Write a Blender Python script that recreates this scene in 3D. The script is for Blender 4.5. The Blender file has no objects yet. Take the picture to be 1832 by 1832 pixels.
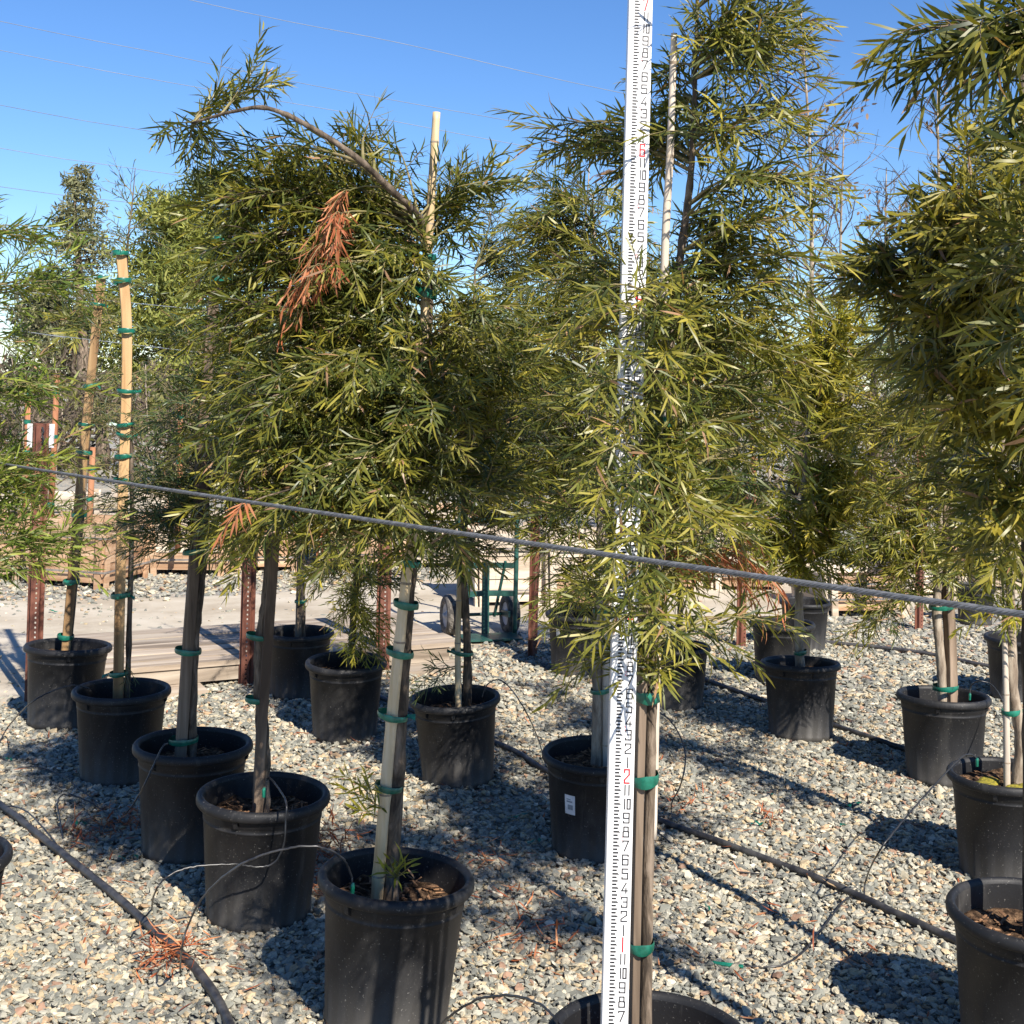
import bpy, math, random
import numpy as np
from mathutils import Vector, Matrix, Euler

random.seed(7)
RNG = np.random.default_rng(7)
scene = bpy.context.scene
COL = scene.collection

# ------------------------------------------------------------------ camera, sky, sun, exposure
FPX, CX, CY = 2300.0, 916.0, 611.0          # focal length and principal point in photograph pixels (1832 wide)
EYE = 1.755
PITCH = math.radians(1.72)
ROLL = 0.0225
camd = bpy.data.cameras.new("camera")
camd.sensor_width = 36.0
camd.lens = FPX / 1832.0 * 36.0
camd.shift_y = -(916.0 - CY) / 1832.0
camd.clip_start = 0.05
camd.clip_end = 2000.0
cam = bpy.data.objects.new("camera", camd)
COL.objects.link(cam)
RCAM = Matrix.Rotation(math.pi / 2 + PITCH, 3, 'X') @ Matrix.Rotation(ROLL, 3, 'Z')
cam.matrix_world = Matrix.Translation((0, 0, EYE)) @ RCAM.to_4x4()
scene.camera = cam

SUN_DIR = Vector((0.495, -0.869, 0.0)).normalized()      # horizontal direction towards the sun
SUN_ELEV = math.radians(41)
world = bpy.data.worlds.new("World")
scene.world = world
world.use_nodes = True
wnt = world.node_tree
sky = wnt.nodes.new("ShaderNodeTexSky")
sky.sky_type = 'NISHITA'
sky.sun_disc = False
sky.sun_elevation = SUN_ELEV
sky.sun_rotation = math.atan2(SUN_DIR.x, SUN_DIR.y)
sky.altitude = 600
sky.air_density = 1.0
sky.dust_density = 0.0
sky.ozone_density = 6.0
hsv = wnt.nodes.new("ShaderNodeHueSaturation")
hsv.inputs["Saturation"].default_value = 1.13
hsv.inputs["Hue"].default_value = 0.506
wnt.links.new(sky.outputs[0], hsv.inputs["Color"])
wnt.links.new(hsv.outputs[0], wnt.nodes["Background"].inputs[0])
wnt.nodes["Background"].inputs[1].default_value = 0.088

sund = bpy.data.lights.new("sun", 'SUN')
sund.energy = 5.0
sund.angle = math.radians(0.53)
sund.color = (1.0, 0.93, 0.83)
sun = bpy.data.objects.new("sun", sund)
COL.objects.link(sun)
sv = Vector((SUN_DIR.x * math.cos(SUN_ELEV), SUN_DIR.y * math.cos(SUN_ELEV), math.sin(SUN_ELEV)))
sun.rotation_euler = sv.to_track_quat('Z', 'Y').to_euler()
sun.location = (4, -5, 8)

vs = scene.view_settings
vs.view_transform = 'Standard'
vs.look = 'None'
vs.exposure = 0.9
vs.gamma = 1.0
vs.use_curve_mapping = False
scene.render.engine = 'CYCLES'
scene.cycles.max_bounces = 8
scene.cycles.transparent_max_bounces = 4


# ------------------------------------------------------------------ helpers
def at(px, py, d):
    """world point seen at photograph pixel (px, py) at distance d ahead (world y)"""
    v = RCAM @ Vector(((px - CX) / FPX, -(py - CY) / FPX, -1.0))
    return Vector((0, 0, EYE)) + v * (d / v.y)


def ground(px, py, z=0.0):
    v = RCAM @ Vector(((px - CX) / FPX, -(py - CY) / FPX, -1.0))
    return Vector((0, 0, EYE)) + v * ((z - EYE) / v.z)


def project(p):
    v = RCAM.transposed() @ (Vector(p) - Vector((0, 0, EYE)))
    return CX + FPX * v.x / -v.z, CY - FPX * v.y / -v.z, -v.z


def tag(o, label=None, cat=None, group=None, kind=None):
    if label: o["label"] = label
    if cat: o["category"] = cat
    if group: o["group"] = group
    if kind: o["kind"] = kind
    return o


def empty(name, loc=(0, 0, 0), label=None, cat=None, group=None, rz=0.0):
    o = bpy.data.objects.new(name, None)
    o.empty_display_size = 0.05
    COL.objects.link(o)
    o.location = loc
    o.rotation_euler = (0, 0, rz)
    return tag(o, label, cat, group)


def link(name, me, parent=None, local=False):
    o = bpy.data.objects.new(name, me)
    COL.objects.link(o)
    if parent is not None:
        o.parent = parent
        if not local:
            bw = WM.get(parent.name)
            if bw is None:
                bw = wm(parent)
            o.matrix_parent_inverse = bw.inverted()
    return o


WM = {}
def wm(o):
    m = Matrix.LocRotScale(o.location, o.rotation_euler, o.scale)
    if o.parent is not None:
        m = wm(o.parent) @ o.matrix_parent_inverse @ m
    return m


class MB:
    """collects vertices and faces of one mesh"""
    def __init__(s):
        s.v = []; s.f = []

    def add(s, verts, faces):
        n = len(s.v)
        s.v.extend([tuple(p) for p in verts])
        s.f.extend([tuple(i + n for i in f) for f in faces])
        return s

    def box(s, c, size, rot=None):
        hx, hy, hz = size[0] / 2, size[1] / 2, size[2] / 2
        vs_ = [Vector((x, y, z)) for x in (-hx, hx) for y in (-hy, hy) for z in (-hz, hz)]
        if rot is not None: vs_ = [rot @ v for v in vs_]
        c = Vector(c)
        return s.add([v + c for v in vs_], [(0, 1, 3, 2), (4, 6, 7, 5), (0, 4, 5, 1), (2, 3, 7, 6), (0, 2, 6, 4), (1, 5, 7, 3)])

    def beam(s, a, b, w, h, up=Vector((0, 0, 1))):
        a = Vector(a); b = Vector(b)
        t = (b - a).normalized()
        u = t.cross(up)
        if u.length < 1e-4: u = t.cross(Vector((1, 0, 0)))
        u.normalize(); n = u.cross(t)
        vs_ = []
        for p in (a, b):
            for i, j in ((-1, -1), (1, -1), (1, 1), (-1, 1)):
                vs_.append(p + u * (i * w / 2) + n * (j * h / 2))
        return s.add(vs_, [(3, 2, 1, 0), (4, 5, 6, 7), (0, 1, 5, 4), (1, 2, 6, 5), (2, 3, 7, 6), (3, 0, 4, 7)])

    def tube(s, pts, radii, seg=8, caps=True, jitter=0.0):
        pts = [Vector(p) for p in pts]
        n0 = len(s.v); m = len(pts)
        if not hasattr(radii, '__len__'): radii = [radii] * m
        ref = None
        for i, p in enumerate(pts):
            t = (pts[min(i + 1, m - 1)] - pts[max(i - 1, 0)])
            if t.length < 1e-9: t = Vector((0, 0, 1))
            t.normalize()
            if ref is None:
                ref = t.cross(Vector((0.3, 1, 0.1)))
                if ref.length < 0.1: ref = t.cross(Vector((1, 0, 0)))
            ref = (ref - t * ref.dot(t)).normalized()
            b = t.cross(ref)
            for k in range(seg):
                a = 2 * math.pi * k / seg
                r = radii[i] * (1 + (random.uniform(-jitter, jitter) if jitter else 0))
                s.v.append(tuple(p + ref * (math.cos(a) * r) + b * (math.sin(a) * r)))
        for i in range(m - 1):
            for k in range(seg):
                k2 = (k + 1) % seg
                s.f.append((n0 + i * seg + k, n0 + i * seg + k2, n0 + (i + 1) * seg + k2, n0 + (i + 1) * seg + k))
        if caps:
            s.f.append(tuple(n0 + k for k in range(seg))[::-1])
            s.f.append(tuple(n0 + (m - 1) * seg + k for k in range(seg)))
        return s

    def lathe(s, prof, seg=48, center=(0, 0, 0), wob=None):
        n0 = len(s.v); m = len(prof); c = Vector(center)
        for i, (r, z) in enumerate(prof):
            for k in range(seg):
                a = 2 * math.pi * k / seg
                rr = r + (wob(i, k) if wob else 0)
                s.v.append(tuple(c + Vector((rr * math.cos(a), rr * math.sin(a), z))))
        for i in range(m - 1):
            for k in range(seg):
                k2 = (k + 1) % seg
                s.f.append((n0 + i * seg + k, n0 + i * seg + k2, n0 + (i + 1) * seg + k2, n0 + (i + 1) * seg + k))
        return s

    def build(s, name, mat, parent=None, smooth=False, local=False):
        me = bpy.data.meshes.new(name)
        me.from_pydata(s.v, [], s.f)
        if smooth: me.polygons.foreach_set("use_smooth", [True] * len(me.polygons))
        me.materials.append(mat)
        me.update()
        return link(name, me, parent, local)


def smooth_path(pts, n=6):
    """Catmull-Rom through the points"""
    pts = [Vector(p) for p in pts]
    if len(pts) < 3:
        return [pts[0].lerp(pts[-1], i / n) for i in range(n + 1)]
    out = []
    P = [pts[0] * 2 - pts[1]] + pts + [pts[-1] * 2 - pts[-2]]
    for i in range(1, len(P) - 2):
        p0, p1, p2, p3 = P[i - 1], P[i], P[i + 1], P[i + 2]
        for k in range(n):
            t = k / n
            out.append(0.5 * ((2 * p1) + (p2 - p0) * t + (2 * p0 - 5 * p1 + 4 * p2 - p3) * t * t + (3 * p1 - p0 - 3 * p2 + p3) * t ** 3))
    out.append(pts[-1])
    return out


# ------------------------------------------------------------------ materials
def new_mat(name):
    m = bpy.data.materials.new(name)
    m.use_nodes = True
    nt = m.node_tree
    return m, nt, nt.nodes["Principled BSDF"]


def ramp(nt, src, stops):
    r = nt.nodes.new("ShaderNodeValToRGB")
    el = r.color_ramp.elements
    while len(el) < len(stops): el.new(0.5)
    for e, (p, c) in zip(el, stops):
        e.position = p; e.color = (c[0], c[1], c[2], 1)
    nt.links.new(src, r.inputs[0])
    return r.outputs[0]


def noise(nt, scale, detail=4, rough=0.6, coord="Object", stretch=None, dist=0.0):
    tc = nt.nodes.new("ShaderNodeTexCoord")
    src = tc.outputs[coord]
    oi = nt.nodes.new("ShaderNodeObjectInfo")
    add = nt.nodes.new("ShaderNodeVectorMath"); add.operation = 'ADD'
    mul = nt.nodes.new("ShaderNodeMath"); mul.operation = 'MULTIPLY'; mul.inputs[1].default_value = 37.0
    nt.links.new(oi.outputs["Random"], mul.inputs[0])
    nt.links.new(src, add.inputs[0]); nt.links.new(mul.outputs[0], add.inputs[1])
    src = add.outputs[0]
    if stretch:
        mp = nt.nodes.new("ShaderNodeMapping"); mp.inputs["Scale"].default_value = stretch
        nt.links.new(src, mp.inputs[0]); src = mp.outputs[0]
    n = nt.nodes.new("ShaderNodeTexNoise")
    n.inputs["Scale"].default_value = scale; n.inputs["Detail"].default_value = detail
    n.inputs["Roughness"].default_value = rough; n.inputs["Distortion"].default_value = dist
    nt.links.new(src, n.inputs["Vector"])
    return n.outputs["Fac"]


def bump(nt, bsdf, h, strength=0.4, dist=0.004):
    b = nt.nodes.new("ShaderNodeBump")
    b.inputs["Strength"].default_value = strength; b.inputs["Distance"].default_value = dist
    nt.links.new(h, b.inputs["Height"]); nt.links.new(b.outputs[0], bsdf.inputs["Normal"])


def mixc(nt, fac, a, b, mode='MIX'):
    m = nt.nodes.new("ShaderNodeMix"); m.data_type = 'RGBA'; m.blend_type = mode
    if hasattr(fac, 'links'): nt.links.new(fac, m.inputs["Factor"])
    else: m.inputs["Factor"].default_value = fac
    for s, x in ((m.inputs["A"], a), (m.inputs["B"], b)) if False else ((m.inputs[6], a), (m.inputs[7], b)):
        if hasattr(x, 'links'): nt.links.new(x, s)
        else: s.default_value = (x[0], x[1], x[2], 1)
    return m.outputs[2]


def simple(name, stops, scale=8, rough=0.7, stretch=None, bumps=0.3, bdist=0.003, spec=0.3, detail=5, dist=0.0):
    m, nt, b = new_mat(name)
    stops = [(0.5 + (p - 0.5) * 0.52, c) for p, c in stops]
    n = noise(nt, scale, detail, 0.66, stretch=stretch, dist=dist)
    oi = nt.nodes.new("ShaderNodeObjectInfo")
    var = ramp(nt, oi.outputs["Random"], [(0.0, (0.78, 0.78, 0.78)), (1.0, (1.14, 1.12, 1.10))])
    nt.links.new(mixc(nt, 1.0, ramp(nt, n, stops), var, 'MULTIPLY'), b.inputs["Base Color"])
    b.inputs["Roughness"].default_value = rough
    b.inputs["Specular IOR Level"].default_value = spec
    if bumps: bump(nt, b, n, bumps, bdist)
    return m


def pot_material():
    m, nt, b = new_mat("black_nursery_plastic")
    dust = noise(nt, 5.0, 6, 0.62, stretch=(1, 1, 0.45), dist=0.4)
    speck = noise(nt, 160.0, 2, 0.5)
    base = ramp(nt, dust, [(0.30, (0.008, 0.008, 0.009)), (0.55, (0.012, 0.012, 0.013)), (0.78, (0.055, 0.052, 0.048))])
    sp = ramp(nt, speck, [(0.66, (0, 0, 0)), (0.74, (1, 1, 1))])
    c = mixc(nt, sp, base, (0.12, 0.115, 0.105))
    streak = noise(nt, 20.0, 5, 0.7, stretch=(1, 1, 0.10), dist=0.2)
    c = mixc(nt, ramp(nt, streak, [(0.60, (0, 0, 0)), (0.80, (0.6, 0.6, 0.6))]), c, (0.10, 0.096, 0.09))
    scuff = noise(nt, 9.0, 8, 0.75, stretch=(1, 1, 3.0), dist=1.5)
    c = mixc(nt, ramp(nt, scuff, [(0.66, (0, 0, 0)), (0.70, (0.7, 0.7, 0.7)), (0.74, (0, 0, 0))]), c, (0.13, 0.125, 0.118))
    # soil splash on the lowest few centimetres
    tc = nt.nodes.new("ShaderNodeTexCoord"); sx = nt.nodes.new("ShaderNodeSeparateXYZ")
    nt.links.new(tc.outputs["Object"], sx.inputs[0])
    mr = nt.nodes.new("ShaderNodeMapRange")
    mr.inputs["From Min"].default_value = 0.16; mr.inputs["From Max"].default_value = 0.0
    nt.links.new(sx.outputs["Z"], mr.inputs["Value"])
    mm = nt.nodes.new("ShaderNodeMath"); mm.operation = 'MULTIPLY'
    nt.links.new(mr.outputs[0], mm.inputs[0]); nt.links.new(dust, mm.inputs[1])
    c = mixc(nt, mm.outputs[0], c, (0.10, 0.092, 0.08))
    nt.links.new(c, b.inputs["Base Color"])
    r = nt.nodes.new("ShaderNodeMapRange")
    r.inputs["To Min"].default_value = 0.42; r.inputs["To Max"].default_value = 0.72
    nt.links.new(dust, r.inputs["Value"]); nt.links.new(r.outputs[0], b.inputs["Roughness"])
    b.inputs["Specular IOR Level"].default_value = 0.38
    bump(nt, b, speck, 0.25, 0.0012)
    return m


def leaf_material(name, trans=0.28, rough=0.42):
    m, nt, b = new_mat(name)
    a = nt.nodes.new("ShaderNodeAttribute"); a.attribute_name = "Col"
    nt.links.new(a.outputs["Color"], b.inputs["Base Color"])
    b.inputs["Roughness"].default_value = rough
    b.inputs["Specular IOR Level"].default_value = 0.45
    tr = nt.nodes.new("ShaderNodeBsdfTranslucent")
    c = mixc(nt, 1.0, a.outputs["Color"], (1.5, 1.45, 0.55), 'MULTIPLY')
    nt.links.new(c, tr.inputs["Color"])
    mx = nt.nodes.new("ShaderNodeMixShader"); mx.inputs[0].default_value = trans
    out = nt.nodes["Material Output"]
    nt.links.new(b.outputs[0], mx.inputs[1]); nt.links.new(tr.outputs[0], mx.inputs[2])
    nt.links.new(mx.outputs[0], out.inputs["Surface"])
    return m


def ground_material():
    m, nt, b = new_mat("gravel_bed")
    tc = nt.nodes.new("ShaderNodeTexCoord")
    vo = nt.nodes.new("ShaderNodeTexVoronoi"); vo.inputs["Scale"].default_value = 34.0
    nt.links.new(tc.outputs["Object"], vo.inputs["Vector"])
    hs = nt.nodes.new("ShaderNodeSeparateColor"); nt.links.new(vo.outputs["Color"], hs.inputs[0])
    c = ramp(nt, hs.outputs[0], [(0.0, (0.17, 0.18, 0.175)), (0.35, (0.27, 0.275, 0.255)), (0.6, (0.36, 0.34, 0.29)), (0.8, (0.42, 0.37, 0.29)), (0.93, (0.26, 0.20, 0.16))])
    n = nt.nodes.new("ShaderNodeTexNoise"); n.inputs["Scale"].default_value = 0.9; n.inputs["Detail"].default_value = 6
    nt.links.new(tc.outputs["Object"], n.inputs["Vector"])
    dusty = ramp(nt, n.outputs["Fac"], [(0.48, (0, 0, 0)), (0.68, (1, 1, 1))])
    c2 = mixc(nt, dusty, c, (0.40, 0.36, 0.29))
    nt.links.new(c2, b.inputs["Base Color"])
    b.inputs["Roughness"].default_value = 0.9
    b.inputs["Specular IOR Level"].default_value = 0.15
    inv = nt.nodes.new("ShaderNodeMath"); inv.operation = 'SUBTRACT'; inv.inputs[0].default_value = 1.0
    nt.links.new(vo.outputs["Distance"], inv.inputs[1])
    bump(nt, b, inv.outputs[0], 0.9, 0.012)
    return m


def stone_material():
    m, nt, b = new_mat("gravel_stone")
    a = nt.nodes.new("ShaderNodeAttribute"); a.attribute_type = 'INSTANCER'; a.attribute_name = "scol"
    n = noise(nt, 90, 3, 0.6)
    c = ramp(nt, n, [(0.3, (0.72, 0.72, 0.72)), (0.7, (1.15, 1.13, 1.1))])
    nt.links.new(mixc(nt, 1.0, a.outputs["Color"], c, 'MULTIPLY'), b.inputs["Base Color"])
    b.inputs["Roughness"].default_value = 0.78
    b.inputs["Specular IOR Level"].default_value = 0.3
    return m


M = {}
M['pot'] = pot_material()
M['leaf'] = leaf_material("leaf_blade")
M['farleaf'] = leaf_material("distant_leaf", 0.2, 0.6)
M['dead'] = leaf_material("dead_leaf", 0.12, 0.7)
M['ground'] = ground_material()
M['stone'] = stone_material()
M['soil'] = simple("potting_soil", [(0.3, (0.035, 0.022, 0.014)), (0.55, (0.09, 0.055, 0.034)), (0.75, (0.19, 0.12, 0.07))], 55, 0.95, bumps=1.0, bdist=0.012, spec=0.1)
M['chip'] = simple("bark_chip", [(0.3, (0.10, 0.055, 0.03)), (0.7, (0.30, 0.17, 0.09))], 30, 0.9, bumps=0.3)
M['moss'] = simple("moss", [(0.3, (0.13, 0.12, 0.02)), (0.7, (0.33, 0.28, 0.03))], 60, 0.95, bumps=0.8, bdist=0.006)
M['bark'] = simple("grey_bark", [(0.25, (0.045, 0.034, 0.025)), (0.5, (0.115, 0.087, 0.062)), (0.75, (0.23, 0.18, 0.135))], 34, 0.9, stretch=(1, 1, 0.22), bumps=1.0, bdist=0.008, dist=.5)
M['palebark'] = simple("pale_bark", [(0.25, (0.17, 0.13, 0.095)), (0.5, (0.30, 0.245, 0.185)), (0.75, (0.42, 0.36, 0.28))], 28, 0.85, stretch=(1, 1, 0.3), bumps=0.8, bdist=0.006, dist=.4)
M['twig'] = simple("green_twig", [(0.3, (0.13, 0.13, 0.04)), (0.7, (0.25, 0.2, 0.10))], 20, 0.7, bumps=0)
M['bamboo'] = simple("bamboo_cane", [(0.25, (0.42, 0.29, 0.14)), (0.5, (0.60, 0.46, 0.27)), (0.8, (0.70, 0.59, 0.41))], 14, 0.5, stretch=(1, 1, 0.08), bumps=0.15, bdist=0.002, spec=0.4)
M['whitecane'] = simple("weathered_cane", [(0.25, (0.33, 0.27, 0.21)), (0.5, (0.50, 0.43, 0.35)), (0.8, (0.64, 0.57, 0.48))], 14, 0.6, stretch=(1, 1, 0.08), bumps=0.2, bdist=0.002)
M['creamcane'] = simple("cream_cane", [(0.25, (0.36, 0.235, 0.11)), (0.5, (0.56, 0.42, 0.235)), (0.8, (0.70, 0.58, 0.40))], 14, 0.5, stretch=(1, 1, 0.08), bumps=0.15, bdist=0.002, spec=0.4)
M['stakewood'] = simple("pine_stake", [(0.25, (0.17, 0.095, 0.042)), (0.5, (0.33, 0.20, 0.09)), (0.8, (0.46, 0.31, 0.155))], 11, 0.75, stretch=(1, 1, 0.06), bumps=0.3, dist=0.6)
M['greywood'] = simple("weathered_stake", [(0.25, (0.075, 0.052, 0.036)), (0.5, (0.165, 0.12, 0.083)), (0.8, (0.29, 0.22, 0.16))], 13, 0.85, stretch=(1, 1, 0.06), bumps=0.5, dist=0.6)
M['redwood'] = simple("reddish_pole", [(0.25, (0.22, 0.09, 0.045)), (0.5, (0.36, 0.16, 0.08)), (0.8, (0.46, 0.24, 0.13))], 9, 0.8, stretch=(1, 1, 0.1), bumps=0.3)
M['boxwood'] = simple("planter_board", [(0.2, (0.30, 0.16, 0.085)), (0.5, (0.48, 0.31, 0.19)), (0.8, (0.60, 0.45, 0.31))], 5, 0.8, stretch=(0.25, 0.25, 3), bumps=0.35, dist=0.8)
M['boxwhite'] = simple("bleached_board", [(0.2, (0.36, 0.28, 0.2)), (0.5, (0.58, 0.49, 0.38)), (0.8, (0.66, 0.6, 0.5))], 5, 0.8, stretch=(0.25, 0.25, 3), bumps=0.35, dist=0.8)
M['deckwood'] = simple("grey_deck_board", [(0.2, (0.17, 0.135, 0.10)), (0.5, (0.33, 0.27, 0.21)), (0.8, (0.46, 0.40, 0.32))], 7, 0.85, stretch=(0.12, 1.5, 1), bumps=0.5, dist=0.7)
M['tape'] = simple("green_tie_tape", [(0.3, (0.003, 0.085, 0.052)), (0.7, (0.010, 0.17, 0.11))], 30, 0.35, bumps=0.3, bdist=0.002, spec=0.6)
M['steel'] = simple("rust_brown_post", [(0.25, (0.085, 0.03, 0.02)), (0.5, (0.155, 0.055, 0.034)), (0.8, (0.23, 0.10, 0.065))], 14, 0.65, stretch=(1, 1, 0.25), bumps=0.25, spec=0.4)
M['pipe'] = simple("black_poly_pipe", [(0.3, (0.022, 0.022, 0.026)), (0.75, (0.075, 0.073, 0.072))], 20, 0.5, bumps=0.15, spec=0.5)
M['tubing'] = simple("drip_tubing", [(0.3, (0.016, 0.016, 0.018)), (0.75, (0.04, 0.04, 0.042))], 30, 0.35, bumps=0, spec=0.6)
M['cable'] = simple("galvanised_cable", [(0.3, (0.085, 0.09, 0.095)), (0.7, (0.16, 0.165, 0.175))], 60, 0.5, bumps=0.1, spec=0.5)
M['line'] = simple("overhead_wire", [(0.3, (0.17, 0.19, 0.22)), (0.7, (0.22, 0.24, 0.27))], 1, 0.6, bumps=0)
M['green'] = simple("green_paint", [(0.3, (0.008, 0.042, 0.035)), (0.7, (0.02, 0.085, 0.068))], 18, 0.45, bumps=0.1, spec=0.5)
M['rubber'] = simple("tyre_rubber", [(0.3, (0.06, 0.055, 0.05)), (0.7, (0.17, 0.155, 0.135))], 24, 0.85, bumps=0.3)
M['hub'] = simple("grey_wheel_hub", [(0.3, (0.33, 0.34, 0.36)), (0.7, (0.5, 0.5, 0.52))], 12, 0.45, bumps=0)
M['rod'] = simple("white_rod_enamel", [(0.3, (0.58, 0.58, 0.58)), (0.7, (0.66, 0.66, 0.66))], 9, 0.38, bumps=0.04, spec=0.5)
M['black'] = simple("black_print", [(0.3, (0.012, 0.012, 0.014)), (0.7, (0.025, 0.025, 0.028))], 30, 0.5, bumps=0)
M['red'] = simple("red_print", [(0.3, (0.55, 0.012, 0.02)), (0.7, (0.66, 0.02, 0.03))], 30, 0.5, bumps=0)
M['paper'] = simple("white_label", [(0.3, (0.62, 0.62, 0.62)), (0.7, (0.78, 0.78, 0.78))], 20, 0.6, bumps=0.05)
M['road'] = simple("pale_dirt", [(0.3, (0.42, 0.36, 0.275)), (0.5, (0.51, 0.45, 0.355)), (0.75, (0.58, 0.525, 0.43))], 1.6, 0.95, bumps=0.5, bdist=0.02, spec=0.1, detail=9)
M['strap'] = simple("box_strap", [(0.3, (0.12, 0.11, 0.105)), (0.7, (0.25, 0.23, 0.21))], 12, 0.5, bumps=0)
M['tarp'] = simple("grey_hood_plastic", [(0.3, (0.20, 0.22, 0.24)), (0.7, (0.34, 0.36, 0.38))], 12, 0.4, bumps=0.1)

# ------------------------------------------------------------------ ground, gravel, road
def ground_sheet():
    n = 61
    xs = np.concatenate([np.linspace(-400, -20, 8), np.linspace(-18, 18, 45), np.linspace(20, 400, 8)])
    ys = np.concatenate([np.linspace(-60, -4, 8), np.linspace(-3, 33, 45), np.linspace(36, 500, 8)])
    V = [(x, y, 0.0) for y in ys for x in xs]
    Fc = [(j * n + i, j * n + i + 1, (j + 1) * n + i + 1, (j + 1) * n + i) for j in range(n - 1) for i in range(n - 1)]
    mb = MB(); mb.v = V; mb.f = Fc
    o = mb.build("ground", M['ground'])
    tag(o, "grey gravel bed covering the nursery yard", "ground", kind="structure")
ground_sheet()


def near_edge(x):      # near edge of the dirt road, world y as a function of x
    pts = [(-8, 4.6), (-2.9, 6.5), (-1.2, 7.9), (0.2, 8.7), (3.0, 10.2), (8, 12.5), (30, 20)]
    return float(np.interp(x, [p[0] for p in pts], [p[1] for p in pts]))
def far_edge(x):
    return float(np.interp(x, [-30, -8, -3.2, -2.0, 0, 4, 8, 30], [8.0, 8.8, 9.8, 10.4, 11.6, 12.2, 13.6, 22]))


def road():
    mb = MB()
    xs = np.linspace(-28, 24, 261)
    a = []; b = []
    for x in xs:
        w = 0.10 * math.sin(x * 3.1) + 0.07 * math.sin(x * 7.7 + 1) + 0.05 * random.uniform(-1, 1)
        a.append((x, near_edge(x) + w, 0.006))
        b.append((x, max(far_edge(x), near_edge(x) + 0.4) - 0.12 * math.sin(x * 2.3), 0.006))
    n = len(xs)
    rows = 6
    V = []
    for r in range(rows + 1):
        t = r / rows
        for i in range(n):
            V.append((xs[i], a[i][1] * (1 - t) + b[i][1] * t, 0.006 + 0.012 * math.sin(t * math.pi)))
    mb.v = V
    mb.f = [(r * n + i, r * n + i + 1, (r + 1) * n + i + 1, (r + 1) * n + i) for r in range(rows) for i in range(n - 1)]
    tag(mb.build("dirt_road", M['road'], smooth=True), "pale dusty dirt road crossing behind the pots", "road", kind="structure")
road()


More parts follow.
